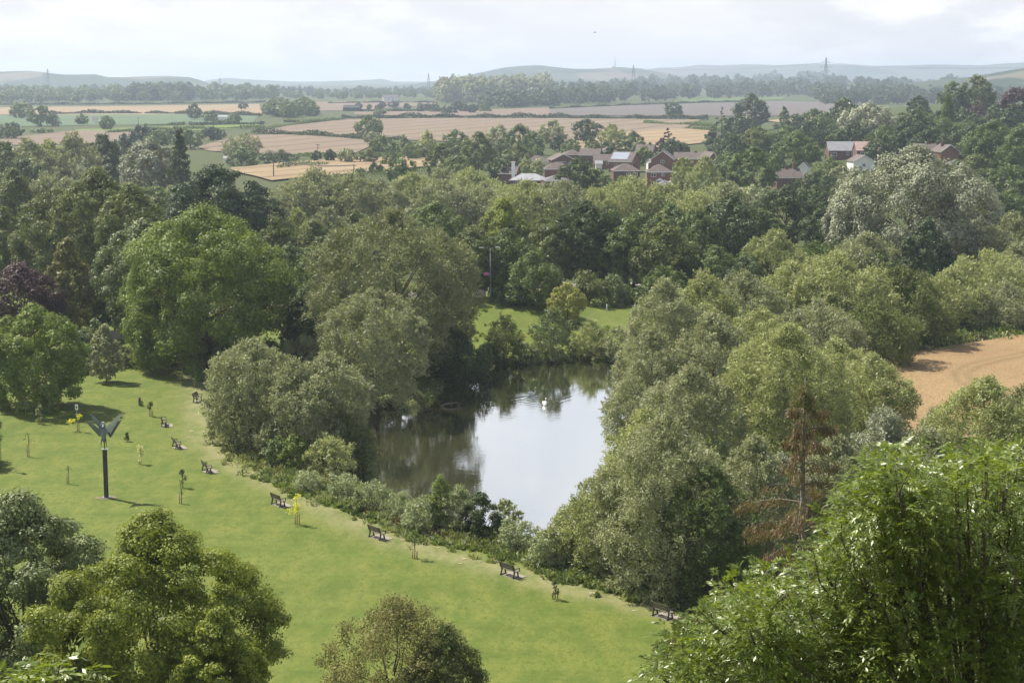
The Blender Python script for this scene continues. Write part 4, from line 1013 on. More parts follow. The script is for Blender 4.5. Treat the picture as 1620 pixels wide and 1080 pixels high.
# weeds and ground cover (nobody could count these)
def weeds(px, wd, hm, n, mats, label, name='bank_weeds', leaf=.16, world=False):
    pts = [P(*q) for q in px]; rg = np.random.default_rng(len(label))
    seg = np.array([(b-a).length for a, b in zip(pts[:-1], pts[1:])]); pr = seg/seg.sum()
    nt_ = max(8, n//40); si = rg.choice(len(seg), nt_, p=pr); t = rg.random(nt_)
    A = np.array([tuple(p) for p in pts]); c = A[si]*(1-t[:,None])+A[si+1]*t[:,None]; c[:,:2] += rg.normal(size=(nt_,2))*wd*.4
    c[:,2] = H(c[:,0], c[:,1]); r = hm*rg.uniform(.35,1.0,nt_)
    k = rg.integers(0, nt_, n); d = unit(rg.normal(size=(n,3))); d[:,2] = np.abs(d[:,2])
    Cc = c[k]+d*(r[k]*rg.random(n)**.4)[:,None]*np.array([1.1,1.1,1.0]); 
    U = unit(d*.6+rg.normal(size=(n,3))*.5+np.array([0,0,.6])); W = unit(np.cross(unit(rg.normal(size=(n,3))), U))
    l = leaf*rg.uniform(.6,1.4,n); V, Fq = leaf_arrays(Cc, U, W, l, l*.4)
    me = mesh_np(name, V, Fq, LM[mats[0]])
    for m_ in mats[1:]: me.materials.append(LM[m_])
    if len(mats) > 1: me.polygons.foreach_set('material_index', (k % len(mats)).astype(np.int32))
    return tag(link(bpy.data.objects.new(name, me)), label, 'weeds', kind='stuff')
bankpx = [(425,748),(470,768),(540,790),(600,815),(660,840),(740,858),(800,868),(870,893),(930,915),(1010,935),(1080,950),(1150,970)]
weeds(bankpx, 2.6, .65, 26000, ['N','G','L','V'], 'mixed weeds and nettles along the near bank of the pond')
weeds([(x,y+9) for x, y in bankpx], 1.5, .45, 9000, ['G','L'], 'low rough grass fringe in front of the near bank weeds')
weeds([(700,610),(755,594),(790,578),(850,571),(950,565),(990,570)], 1.2, .5, 7000, ['O','G','K'], 'tangle of weeds on the far bank of the pond')
weeds([(600,812),(640,832),(680,846)], 1.2, .8, 2500, ['R','T'], 'rusty brown dock and dry weeds on the near bank')
weeds([(605,672),(645,655),(678,638),(702,610)], 1.2, .9, 5000, ['G','W'], 'bank weeds under the willow overhanging the left end of the pond')
weeds([(700,850),(740,858),(790,866)], 1.0, .7, 1600, ['T','O'], 'dry tawny weeds beside the dark bush')
weeds([(1300,572),(1360,566),(1430,556),(1520,540),(1640,524)], 4.0, 1.6, 15000, ['G','O','L'], 'tall green weeds between willows and wheat', leaf=.28)
weeds([(1400,566),(1450,556),(1530,542),(1640,528)], 2.0, 1.2, 6000, ['C','K','P'], 'pale and mauve flowering weeds edging the wheat', leaf=.22)
weeds([(150,585),(210,578),(300,574),(360,574)], 2.5, .9, 7000, ['G','W','L'], 'rough weeds at the top edge of the meadow', leaf=.2)
weeds([(740,500),(750,480),(790,472),(860,484),(900,500)], 2.0, .5, 4000, ['L','Y'], 'rough grass on the rim of the mound', leaf=.2)
weeds([(740,545),(800,530),(870,540),(940,520)], 7.0, .40, 6000, ['L','Y'], 'long sunlit grass on the mound', leaf=.2)
weeds([(1000,480),(960,486),(920,484)], 2.0, .6, 2500, ['T','G'], 'scruffy weeds by the far grass track', leaf=.2)
weeds([(380,712),(440,742),(500,762),(560,775)], 3.0, .9, 9000, ['G','V','T'], 'weeds under the willow bushes at the meadow side')
weeds([(1000,700),(980,760),(960,800),(930,860)], 2.0, 1.2, 9000, ['W','V','G'], 'shoreline weeds under the right hand willows')
weeds([(1100,880),(1170,900),(1240,900),(1350,870),(1500,850)], 6.0, 2.0, 16000, ['D','W','G'], 'undergrowth below the dead spruce and willows')
weeds([(1120,985),(1080,1015),(1060,1060)], 1.5, .6, 3000, ['T','O'], 'brown dry scrub beside the near ash tree')
# ------------------------------------------------------------------ objects
METAL = simple('galvanised_steel', (.32,.33,.34), .45, .15, 4, .6)
DKM = simple('dark_grey_metal', (.10,.105,.11), .5, .2, 4, .3)
WOODB = simple('weathered_bench_wood', (.16,.14,.105), .85, .3, 9)
IRON = simple('black_cast_iron', (.030,.030,.030), .55, .2, 9)
STAKE = simple('stake_wood', (.36,.25,.14), .85, .25, 9)
RUST = simple('rusted_steel', (.115,.065,.045), .8, .4, 2.5)
RUSTD = simple('dark_painted_steel', (.055,.050,.052), .6, .3, 2)
SCULPT = simple('brushed_grey_steel', (.17,.19,.215), .5, .30, 3, .2)
SCULPTL = simple('bright_brushed_steel', (.42,.44,.47), .5, .2, 3, .1)
WHITE = simple('white_paint', (.80,.80,.78), .5, .06, 2)
GLASS = simple('window_glass', (.06,.07,.085), .12, .1, 1, 0, .7)
BRICK = simple('red_brick', (.21,.105,.078), .9, .18, 1.5)
BRICKD = simple('brown_brick', (.15,.09,.07), .9, .18, 1.5)
CREAM = simple('cream_render', (.62,.57,.46), .85, .08, .8)
RENDW = simple('white_render', (.74,.74,.72), .8, .06, .8)
TILE = simple('brown_roof_tile', (.12,.095,.085), .8, .25, 1.2)
TILEP = simple('pinkish_roof_tile', (.42,.29,.26), .45, .15, 1.2, 0, .6)
SLATE = simple('pale_glint_slate', (.29,.29,.30), .4, .18, 1.0, 0, .7)  # sun glint on the roof is put into this pale base colour
SLATED = simple('dark_slate', (.13,.12,.125), .6, .2, 1.2)
SOLARM = simple('solar_panel_glass', (.25,.28,.34), .3, .08, .8, 0, .8)
BLACKB = simple('black_barn_cladding', (.035,.035,.040), .8, .2, 1)

def at_depth(px, py, Y): 
    d = ray(px, py); x = d[0]/d[1]*Y; return (x, Y, h1(x, Y))
# --- foreground trees rooted on the hillside below the viewpoint
tree(245,812,1200,345,'syc','M','yellow green sycamore full of seed bunches, in the left foreground', base=at_depth(245,930,72), cov=1.0, leafpx=1.15, name='sycamore_tree', rz=1.0)
tree(35,782,1200,300,'syc','K','dusty grey green maple at the bottom left corner, behind the sycamore', base=at_depth(35,930,80), leafpx=1.3, name='maple_tree')
tree(345,960,1250,150,'syc','M','lower bough tree right of the sycamore\'s foot, cut by the bottom edge', base=at_depth(345,1000,68), leafpx=1.2, name='sycamore_tree')
tree(628,955,1120,215,'bush','U','twiggy tawny olive bush alone at the bottom of the meadow', base=at_depth(628,1030,84), name='scrub_bush', cov=.6)
tree(700,990,1120,120,'bush','O','low dull bush joined to the tawny bush at the bottom', base=at_depth(705,1030,83), name='scrub_bush')
tree(-60,640,735,110,'round','D','dark tree cut by the left edge beside the meadow saplings', None)

def tubes_obj(name, paths, mat, parent, n=6):
    mb = MB()
    for pts, r in paths: mb.tube(pts, r, n)
    return mb.build(name, mat, parent)
# compound ash leaf
def compound(rng, C, D, S, pairs=5):
    """C stems (n,3), D directions, S sizes -> leaflets arrays"""
    n = len(C); D = unit(D); side = unit(np.cross(D, np.array([0,0,1.])+rng.normal(size=(n,3))*.25)); upv = unit(np.cross(side, D))
    Cs=[];Us=[];Ns=[];Ls=[]
    for k in range(pairs):
        f = .25+.75*k/pairs
        for sg in (-1,1):
            c = C+D*(S*f)[:,None]-np.array([0,0,1.])*(S*f*f*.22)[:,None]
            u = unit(D*.55+side*sg*.85-np.array([0,0,.16])+rng.normal(size=(n,3))*.14)
            l = S*.19*(1-.25*abs(f-.55)); Cs.append(c+u*l[:,None]); Us.append(u); Ns.append(unit(upv+side*sg*.25+rng.normal(size=(n,3))*.22)); Ls.append(l)
    c = C+D*(S*1.0)[:,None]-np.array([0,0,1.])*(S*.35)[:,None]; u = unit(D-np.array([0,0,.6])); l = S*.2
    Cs.append(c+u*l[:,None]); Us.append(u); Ns.append(upv); Ls.append(l)
    C_=np.concatenate(Cs);U=np.concatenate(Us);Nn=np.concatenate(Ns);L=np.concatenate(Ls)
    W = unit(np.cross(Nn, U)); V, Fq = leaf_arrays(C_, U, W, L, L*.34); return V, Fq
rng = np.random.default_rng(77)
def inpoly(x, y, poly):
    c = False
    for (ax,ay),(bx,by) in zip(poly, poly[1:]+poly[:1]):
        if (ay > y) != (by > y) and x < (bx-ax)*(y-ay)/(by-ay)+ax: c = not c
    return c
def ash(name, poly, n, Yr, rr, base, label, leaves, S0, extra=()):
    root = empty(name, base); tag(root, label, 'tree'); bv = np.array(base)
    xs = [p[0] for p in poly]; ys = [p[1] for p in poly]; L = []
    while len(L) < n:
        x = rng.uniform(min(xs), max(xs)); y = rng.uniform(min(ys), max(ys))
        if inpoly(x, y, poly):
            Y = rng.uniform(*Yr); d = ray(x, y); t = Y/d[1]; L.append((d[0]*t, Y, CAMH+d[2]*t, rng.uniform(*rr)))
    for x, y, Y, r in extra:
        d = ray(x, y); t = Y/d[1]; L.append((d[0]*t, Y, CAMH+d[2]*t, r))
    L = np.array(L); m = len(L)
    k = rng.choice(m, leaves, p=L[:,3]**2/np.sum(L[:,3]**2))
    d = unit(rng.normal(size=(leaves,3))+np.array([0,-.15,.35])); p = L[k,:3]+d*(L[k,3]*rng.uniform(.45,1.05,leaves))[:,None]
    D = unit(d*.8*np.array([1,1,.6])+rng.normal(size=(leaves,3))*np.array([.45,.45,.3])+np.array([0,0,.05])); S = S0*rng.uniform(.7,1.25,leaves)
    V, Fq = compound(rng, p-bv, D, S); link(bpy.data.objects.new('crown', mesh_np('crown', V, Fq, LM['A'])), root)
    mb = MB(); ctr = L[:,:3].mean(0)-bv; fork = Vector((0,0,max(1.5,ctr[2]*.35))); mb.tube([(0,0,-.3), tuple(fork*.5), tuple(fork)], [.22,.18,.15], 8)
    for l in L:
        e = Vector(l[:3]-bv); mid = fork.lerp(e, .5)+Vector((0,0,.35)); mb.tube([fork, fork.lerp(mid,.5)+Vector((0,0,.15)), mid, e, e+Vector((rng.normal()*.2,rng.normal()*.2,l[3]*.8))], [.075,.055,.035,.018,.006], 5, False)
        for _ in range(3):
            q = e+Vector(tuple(unit(rng.normal(size=3)+np.array([0,0,.4]))*l[3]*.85)); mb.tube([mid.lerp(e,.6), (mid.lerp(e,.6)+q)/2+Vector((0,0,.05)), q], [.016,.010,.004], 4, False)
    mb.build('trunk', BARK, root); return root
ash('ash_tree', [(1075,1110),(1110,1000),(1180,935),(1260,905),(1330,862),(1365,800),(1395,745),(1450,790),(1500,770),(1540,745),(1600,740),(1680,760),(1720,1110)],
    150, (25,31), (.40,.78), at_depth(1560,1000,29), 'glossy bright green ash tree filling the bottom right corner', 15000, .255,
    extra=[(1400,740,26,.34),(1560,735,26,.34),(1590,745,27,.4),(1420,790,26,.45),(1210,915,27,.3),(1080,1030,26,.45),(1050,1075,26,.4),(1130,985,26.5,.35),(1330,850,26,.45),(1380,780,26,.35),(1530,765,26,.38)])
def sprig(px, py, Y, n, label, S0=.30):
    b = at_depth(px, py, Y); root = empty('ash_sapling', b); tag(root, label, 'sapling'); d = ray(px, py); t = Y/d[1]; top = Vector((d[0]*t, Y, CAMH+d[2]*t))-Vector(b)
    c = np.tile(np.array(top), (n,1))+rng.normal(size=(n,3))*np.array([.17,.12,.05]); D = unit(np.column_stack([rng.normal(size=n), rng.normal(size=n)*.5-.2, rng.uniform(-.1,.5,n)]))
    V, Fq = compound(rng, c, D, S0*rng.uniform(.8,1.2,n)); link(bpy.data.objects.new('crown', mesh_np('crown', V, Fq, LM['A'])), root)
    mb = MB(); mb.tube([(0,0,-.2), top*.5+Vector((.1,0,0)), top-Vector((0,0,.1)), top+Vector((.05,0,.1))], [.05,.03,.012,.005], 6)
    mb.build('stem', BARK, root)
sprig(88,1062,15,34,'out of focus ash sprig poking up at the bottom left corner')
# dead spruce
def spruce():
    b = at_depth(1270,750,72); root = empty('dead_spruce_tree', b); tag(root, 'dying spruce with rusty drooping branches and a bare trunk', 'tree')
    zt = zat(1270,598,72)-b[2]; mb = MB(); mb.tube([(0,0,-.3),(.05,0,zt*.5),(0,0,zt*.85),(0,0,zt)], [.24,.16,.07,.02], 8)
    Cs=[];Us=[];mt=[]; r = rng
    nb = 84
    for i in range(nb):
        f = (i+.5)/nb; z = zt*(.12+.86*f); Lb = 5.9*(1-f)**.85+.35; Lb *= r.uniform(.35,1.2); a = i*2.4+r.uniform(-.4,.4)
        dx, dy = math.cos(a), math.sin(a); pts = []; rise = .10 if f < .7 else .5
        for s in (0,.35,.7,1): pts.append(Vector((dx*Lb*s, dy*Lb*s, z+Lb*(rise*s-.32*s*s))))
        mb.tube(pts, [.05*(1-f)+.018,.03,.018,.006], 4, False)
        nt_ = int((22+50*Lb)*(1.5 if f > .82 else 1)); s = r.uniform(.12,1.05,nt_)**.8; bare = r.random() < .10
        if bare: s = s[:nt_//5]
        for q in s:
            k = min(int(q*3),2); e = pts[k].lerp(pts[k+1], min(1.1,q*3-k)); hang = r.uniform(.15,.62)*(1.05-.35*f)*min(1,.35+q)
            side = r.uniform(-.30,.30)*(1-.3*q)*Lb*.35
            ex, ey = e.x-dy*side, e.y+dx*side
            Cs.append((ex+r.normal()*.05, ey+r.normal()*.05, e.z-hang*.5)); Us.append((r.normal()*.3+dx*.4, r.normal()*.3+dy*.4, -1.0)); mt.append(hang)
    mb.build('trunk', BARKG, root)
    C = np.repeat(np.array(Cs),3,0)+rng.normal(size=(len(Cs)*3,3))*np.array([.10,.10,.12]); U = unit(np.repeat(np.array(Us),3,0)+rng.normal(size=(len(Cs)*3,3))*.35); W = unit(np.cross(unit(rng.normal(size=U.shape)), U)); h_ = np.repeat(np.array(mt),3)*.40
    V, Fq = leaf_arrays(C, U, W, h_, .022+0*h_)
    me = mesh_np('crown', V, Fq, LM['R']); me.materials.append(LM['O']); me.materials.append(LM['T']); sel = (rng.random(len(Fq)) < .15).astype(np.int32); top = C[:,2] > zt*.93
    sel[top & (rng.random(len(Fq)) < .6)] = 1; sel[(sel==0)&(rng.random(len(Fq))<.18)] = 2; me.polygons.foreach_set('material_index', sel); link(bpy.data.objects.new('crown', me), root)
spruce()
# bare wisps over the tawny bush
# --- benches
def bench(px, py, ang, label, first=[None]):
    b = P(px, py)
    if first[0] is None:
        r = empty('park_bench', (0,0,0)); first[0] = r
        L = .82
        m_ = MB()
        for k in range(4): m_.box(-L, L, -.20+k*.115, -.20+k*.115+.095, .43, .465)
        m_.build('seat', WOODB, r)
        m_ = MB()
        for k in range(4):
            z = .52+k*.115; y = -.25-.035*k; m_.add([(-L,y,z),(L,y,z),(L,y+.03,z),(-L,y+.03,z),(-L,y-.025,z+.10),(L,y-.025,z+.10),(L,y+.005,z+.10),(-L,y+.005,z+.10)],[(0,3,2,1),(4,5,6,7),(0,1,5,4),(1,2,6,5),(2,3,7,6),(3,0,4,7)])
        m_.build('backrest', WOODB, r)
        for s in (-1,1):
            m_ = MB(); x = s*(L-.14)
            m_.bar((x,.18,0),(x,.10,.43),.07,.09).bar((x,-.30,0),(x,-.16,.43),.07,.09).bar((x,-.26,.40),(x,.26,.425),.06,.05).bar((x,-.20,.42),(x,-.385,.97),.05,.05)
            m_.bar((x,-.36,.02),(x,.24,.02),.08,.05); m_.build('leg', IRON, r)
            m_ = MB(); x = s*(L-.03); m_.bar((x,-.30,.66),(x,.22,.68),.06,.045).bar((x,.20,.44),(x,.20,.66),.05,.05); m_.build('armrest', IRON, r)
    else:
        r = first[0].copy(); COL.objects.link(r)
        for c in first[0].children:
            d = c.copy(); COL.objects.link(d); d.parent = r
    r.location = (b.x, b.y, b.z+.045); r.rotation_euler = (0,0,math.radians(ang)); tag(r, label, 'bench', 'benches along the worn path by the pond')
    r.scale = (.95,.95,.98)
    # stone slab it stands on: ground paving
    m_ = MB(); c, s = math.cos(math.radians(ang)), math.sin(math.radians(ang)); q = [(-.85,-.30),(.85,-.30),(.9,.80),(-.8,.80)]
    vs = [(b.x+x*c-y*s, b.y+x*s+y*c) for x, y in q]; m_.add([(x,y,h1(x,y)+.035) for x,y in vs]+[(x,y,h1(x,y)-.2) for x,y in vs], [(0,1,2,3),(0,4,5,1),(1,5,6,2),(2,6,7,3),(3,7,4,0)])
    tag(m_.build('bench_paving', PAD), 'pale slab under a path bench', kind='structure')
for a in [(1049,976,-48,'bench nearest the bottom of the meadow, beside the right hand trees'),(807,911,-48,'bench left of the small fir, in the middle of the path'),
          (597,851,-48,'bench left of the leaning green sapling'),(441,799,-52,'bench right beside the bright yellow sapling'),
          (328,746,-64,'bench where the path bends under the willow domes'),(280,708,-66,'bench uphill of the bend, right of the cream sapling'),
          (260,673,-78,'small far bench below the tufted sapling'),(313,635,-100,'farthest bench, below the tall thin sapling by the willow')]: bench(*a)
# --- saplings
def sapling(x, yt, yb, w, mat, label, kind='round', stake=1, cb=.42, dens=1.0, name='sapling'):
    b = P(x, yb); s = scl(b); Hs = (zat(x,yt,b.y)-b.z); wd = w/s; r = empty(name, tuple(b), 0); tag(r, label, 'sapling', 'young staked trees planted on the meadow')
    n = int(260*dens); L = max(.07, 1.7/s*.9)
    rg = np.random.default_rng(int(x)*3+int(yb)); t = rg.random(n)**.8; k = rg.integers(0,9,n); kc = rg.normal(size=(9,3))*np.array([wd*.22,wd*.22,0]); kz = Hs*(cb+(1-cb)*rg.random(9)); kc[:,2] = kz
    kc[:,:2] *= (1.25-(kz/Hs-cb)/(1-cb))[:,None]
    C = kc[k]+unit(rg.normal(size=(n,3)))*(rg.random(n)**.5*wd*.24)[:,None]; C[:,2] = np.clip(C[:,2], Hs*cb*.9, Hs)
    nr_ = unit(rg.normal(size=(n,3))+np.array([0,0,.5])); U, W = frames(nr_, rng=rg); V, Fq = leaf_arrays(C, U, W, L*rg.uniform(.6,1.2,n), L*.5)
    if dens > 0: link(bpy.data.objects.new('crown', mesh_np('crown', V, Fq, LM[mat])), r)
    m_ = MB().tube([(0,0,-.1),(.02,0,Hs*cb),(0,.01,Hs*.9)], [.035,.028,.010], 6)
    for j in range(5): m_.tube([(0,0,Hs*(cb+.06*j)), tuple(kc[j]*np.array([.8,.8,1]))], [.014,.006], 4, False)
    m_.build('trunk', BARK, r)
    if stake: MB().tube([(-.14,-.03,-.1),(-.14,-.03,max(.6,Hs*cb*1.05))], .045, 8).build('stake', STAKE, r)
    if stake > 1: MB().tube([(.16,.05,-.1),(.16,.05,max(.5,Hs*cb*.9))], .045, 8).build('stake', STAKE, r)
for a in [(470,782,829,22,'Z','bright yellow leafed sapling right of a bench','round',2,.38,1.3),
 (656,838,883,28,'G','leaning green sapling between the third and fourth nearest benches','round',2,.30,1.2),
 (878,915,947,17,'D','little dark fir sapling with a stake, right of a bench','cone',2,.25,.9),
 (289,743,771,20,'D','dark round headed sapling behind the slim bare stemmed one','round',1,.28,1.0),
 (287,772,796,6,'G','slim nearly bare stemmed sapling low on the meadow','round',1,.6,.15),
 (223,697,734,15,'C','cream flowering sapling right of the winged sculpture','tall',1,.18,1.0),
 (109,737,765,14,'K','sparse sapling left of the winged sculpture\'s post','round',1,.62,.15),
 (46,680,722,16,'O','bare twiggy sapling at the left of the meadow','round',1,.45,.12),
 (2,662,742,16,'D','dark leafed sapling cut by the left edge','round',1,.55,.8),
 (310,588,613,11,'G','tall thin sapling above the farthest bench','tall',1,.35,.6),
 (337,579,603,9,'G','thin sapling close to the silvery willow bush','tall',1,.6,.25),
 (239,635,658,12,'G','tufted sapling above the small far bench','round',2,.5,.8),
 (63,640,670,14,'W','pale narrow guarded sapling near the long tree shadow','tall',1,.08,1.1),
 (201,684,698,10,'D','tiny dark bushy sapling right of the sculpture\'s wings','shrub',0,.1,.8),
 (125,655,682,0.1,'Z','staked sapling with thin yellow fronds under the little sign','round',1,.5,.0)]: sapling(*a)
b = P(221,641); r = empty('marker_post', tuple(b)); tag(r, 'short thick wooden stump post near the upper meadow', 'post'); MB().tube([(0,0,-.2),(0,0,.85)], .13, 10).build('post', RUST, r)
tree(224,633,642,6,'bush','G','tiny tuft growing beside the wooden stump post')
# yellow fronds of that sapling
rg = np.random.default_rng(3); b = P(125,682); C = np.concatenate([rg.normal(size=(60,3))*.13+np.array([-.85,0,.95]), rg.normal(size=(70,3))*.15+np.array([.05,0,1.45]), rg.normal(size=(30,3))*.08+np.array([-.5,0,1.1])])
nr_ = unit(rg.normal(size=C.shape)+np.array([0,0,.6])); U, W = frames(nr_, rng=rg); V, Fq = leaf_arrays(C, U, W, .10, .04)
fr_ = [o for o in bpy.data.objects if o.get('label','').startswith('staked sapling with thin yellow')][0]
link(bpy.data.objects.new('crown', mesh_np('crown', V, Fq, LM['Z'])), fr_)
b = P(123,682); r = empty('notice_sign', (b.x-.05,b.y+.12,b.z)); tag(r, 'small white notice on a thin post beside the yellow fronded sapling', 'sign'); MB().tube([(0,0,-.1),(0,0,2.6)], .03, 8).build('post', METAL, r)
MB().box(-.15,.15,-.05,-.02,2.1,2.62).build('sign_board', WHITE, r); MB().box(-.07,.07,-.06,-.052,2.25,2.45).build('sign_print', DKM, r)
# small white stake posts on the far grass
for x, yb, lb in [(960,494,'thin white peg on the far grass beyond the pond')]:
    b = P(x,yb); r = empty('marker_peg', tuple(b)); tag(r, lb, 'post'); MB().tube([(0,0,-.1),(0,0,1.2)], .05, 6).build('post', WHITE, r)

# --- winged sculpture on its rusted post
def sculpture():
    b = P(168.5,787); s = scl(b); r = empty('bird_sculpture', tuple(b)); tag(r, 'grey steel bird sculpture with four raised wings on a tall rusty post', 'sculpture')
    ph = 78/s; m_ = MB(); w_ = .145
    m_.box(-w_,w_,-w_,-w_+.03,0,ph).box(-w_,w_,w_-.03,w_,0,ph).box(-.02,.02,-w_+.03,w_-.03,0,ph); m_.build('post', RUSTD, r)
    MB().box(-w_-.012,-w_-.001,-w_,w_,0,ph).build('rusty_flange', RUST, r)
    MB().box(-.30,.30,-.26,.26,0,.06).build('base_plate', METAL, r)
    MB().box(-.26,.26,-.22,.22,ph,ph+.05).build('cap_plate', METAL, r)
    q = 1/s
    # body: one continuous tapering form, tail down, neck curving up
    z0 = ph+.05
    body = MB().tube([(-.02,0,z0+10*q),(-.04,-.02,z0+16*q),(-.04,-.02,z0+24*q),(-.03,0,z0+31*q),(0,.02,z0+36*q),(.04,.02,z0+39*q),(.04,0,z0+41*q)], [.06,.16,.25,.26,.17,.10,.03], 12)
    body.build('body', SCULPT, r)
    MB().tube([(0,0,z0-.02),(0,0,z0+14*q)], .05, 8).build('support_rod', DKM, r)
    for sg, x in ((-1,-5),(1,3)):
        l = MB().tube([((x*.6)*q,0,z0+17*q),(x*q,-.06,z0+10*q),((x+.3*sg)*q,-.02,z0+5*q)], [.07,.04,.02], 6); l.tube([((x+.3*sg)*q,-.02,z0+5*q),((x+.3*sg)*q,-.16,z0+3.5*q)],[.025,.015],5); l.build('leg', DKM, r)
    nk = MB().tube([(.04,0,z0+39*q),(-.02,.10,z0+42*q),(-.14,.14,z0+42*q),(-.20,.10,z0+39*q)], [.075,.065,.07,.03], 8)
    nk.tube([(-.20,.10,z0+39.5*q),(-.34,.03,z0+37*q)], [.03,.008], 6); nk.build('neck', SCULPTL, r)
    def wing(pts, yb_, mat, thick=.02):
        # feathers fan from the leading edge root -> tip
        root_, tip, inner = [Vector((p[0]*q, y, z0+p[1]*q)) for p, y in zip(pts, yb_)]
        m_ = MB(); n = 9
        for k in range(n):
            f = k/(n-1); a = root_.lerp(inner, f*.9); e = tip.lerp(inner, f**1.2*.80)
            d = (e-a); wv = d.cross(Vector((0,1,0))).normalized()*.075*(1.25-f*.4); off = Vector((0, .012*k, 0))
            v = [a-wv+off, a+wv+off, a.lerp(e,.8)+wv*1.15+off, e+off, a.lerp(e,.8)-wv*1.15+off]; 
            vs = v+[p+Vector((0,thick,0)) for p in v]; m_.add(vs, [(0,1,2,3,4),(9,8,7,6,5)]+[(i,i+5,(i+1)%5+5,(i+1)%5) for i in range(5)])
        return m_.build('wing', mat, r)
    # (x,z) in photo pixels from post top: root, tip, inner trailing corner
    wing([(2,31),(31,58),(6,20)], (.0,-.25,.05), SCULPTL)
    wing([(6,25),(27,46),(8,17)], (.06,.25,.10), DKM)
    wing([(-4,28),(-28,47),(-7,19)], (-.02,-.30,.02), SCULPT)
    wing([(-2,34),(-23,56),(-3,26)], (.08,.30,.12), SCULPT)
    m_ = MB(); c = b; n = 16; ring = [(c.x+1.0*math.cos(2*PI*k/n)*random.uniform(.6,1.1), c.y+.8*math.sin(2*PI*k/n)*random.uniform(.7,1.1)) for k in range(n)]
    m_.add([(x,y,h1(x,y)+.03) for x,y in ring], [tuple(range(n))]); tag(m_.build('bare_earth_patch', simple('bare_earth', (.15,.135,.07), .9, .25, 2)), 'bare reddish earth round the sculpture post', kind='structure')
sculpture()
# --- swans
def swan(px, py, hd, label):
    x, y = flat(px, py, WATER_Z); r = empty('swan', (x,y,WATER_Z), hd); tag(r, label, 'swan', 'pair of swans on the pond')
    m_ = MB(); m_.tube([(-.55,0,.16),(-.42,0,.20),(-.20,0,.22),(.05,0,.20),(.27,0,.17),(.38,0,.22),(.45,0,.40),(.40,0,.62),(.40,0,.78),(.47,0,.84),(.56,0,.81)], [.02,.12,.21,.23,.16,.085,.05,.045,.05,.07,.03], 12)
    m_.build('body', simple('swan_feathers', (.85,.84,.80), .7, .04, 2), r)
    for s in (-1,1):
        MB().ball((-.12,s*.15,.30), .3, (1.1,.30,.50), 10, 6).build('wing', WHITE, r)
    MB().tube([(.55,0,.81),(.66,0,.775)], [.03,.010], 6).build('beak', simple('orange_beak', (.65,.22,.04), .5, .05, 2), r)
swan(841,625,math.radians(25),'swan farther out, trailing a bright wake to its left')
swan(862,641,math.radians(-78),'swan swimming towards the viewer, the lower one in the picture')
# fallen branch at the water's left corner
b = flat(688,642,WATER_Z); r = MB().tube([(0,0,-.3),(1.2,-.2,.25),(2.2,.1,.35),(3.0,0,.2)], [.10,.08,.05,.02], 6).tube([(1.2,-.2,.25),(1.8,.5,.5)],[.04,.015],5); o = r.build('fallen_branch', BARKG); o.location = (b[0],b[1],WATER_Z); tag(o, 'bare fallen branch sticking out over the dark corner of the pond', 'branch')
# --- street lamps
LAMPM = simple('lamp_post_grey', (.13,.14,.145), .5, .15, 4, .4)
def lamp(px, yt, yb, arms, label):
    b = P(px, yb); hgt = zat(px, yt, b.y)-b.z; METAL = LAMPM; r = empty('street_lamp', tuple(b)); tag(r, label, 'street lamp', 'lamps along the road behind the meadow')
    MB().tube([(0,0,-.2),(0,0,1.3),(0,0,1.35),(0,0,hgt)], [.13,.13,.085,.06], 8).build('post', METAL, r)
    for dx, rise in arms:
        MB().tube([(0,0,hgt-.1),(dx*.4,0,hgt+rise*.5),(dx,0,hgt+rise)], [.05,.04,.04], 6).build('arm', METAL, r)
        MB().box(dx-.32*(1 if dx>0 else 1), dx+.32, -.12, .12, hgt+rise-.06, hgt+rise+.07).build('lamp_head', simple('lamp_grey', (.5,.5,.5), .4, .1, 2), r)
    return r
lamp(957,380,450,[(-1.5,.45)],'single arm lamp before the dark maples beyond the pond')
lr_ = lamp(776,393,478,[(-1.3,.1),(1.0,.15)],'twin arm lamp with a flower basket above the mound')
lamp(139,454,520,[(-1.3,.25)],'single arm lamp among the lime trees at the left')
b = P(774,478); mb = MB().ball((0,0,0), .34, (1,1,.6), 10, 6); o = empty('flower_basket', (b.x-.35,b.y-.1,b.z+3.9)); tag(o, 'hanging basket of pink flowers on the twin arm lamp', 'flower basket')
mb.build('basket', simple('basket_brown', (.15,.09,.05), .9, .2, 4), o)
rg = np.random.default_rng(5); C = unit(rg.normal(size=(160,3)))*.45; C[:,2] = np.abs(C[:,2])*.8+.02; nr_ = unit(C); U, W = frames(nr_, rng=rg); V, Fq = leaf_arrays(C, U, W, .11, .09)
link(bpy.data.objects.new('flowers', mesh_np('flowers', V, Fq, simple('pink_petals', (.50,.16,.30), .7, .3, 9))), o)
# pale banner board at the top of the mound
b = P(757,474); o = empty('banner_board', tuple(b), .1); tag(o, 'pale pinkish banner board at the left top of the grass mound', 'sign')
MB().box(-1.05,1.05,-.03,.03,.35,1.45).build('board', simple('pale_pink_board', (.62,.52,.54), .6, .2, 2), o)
for s in (-1,1): MB().box(s*.95-.04,s*.95+.04,.035,.10,-.2,1.55).build('leg', STAKE, o)
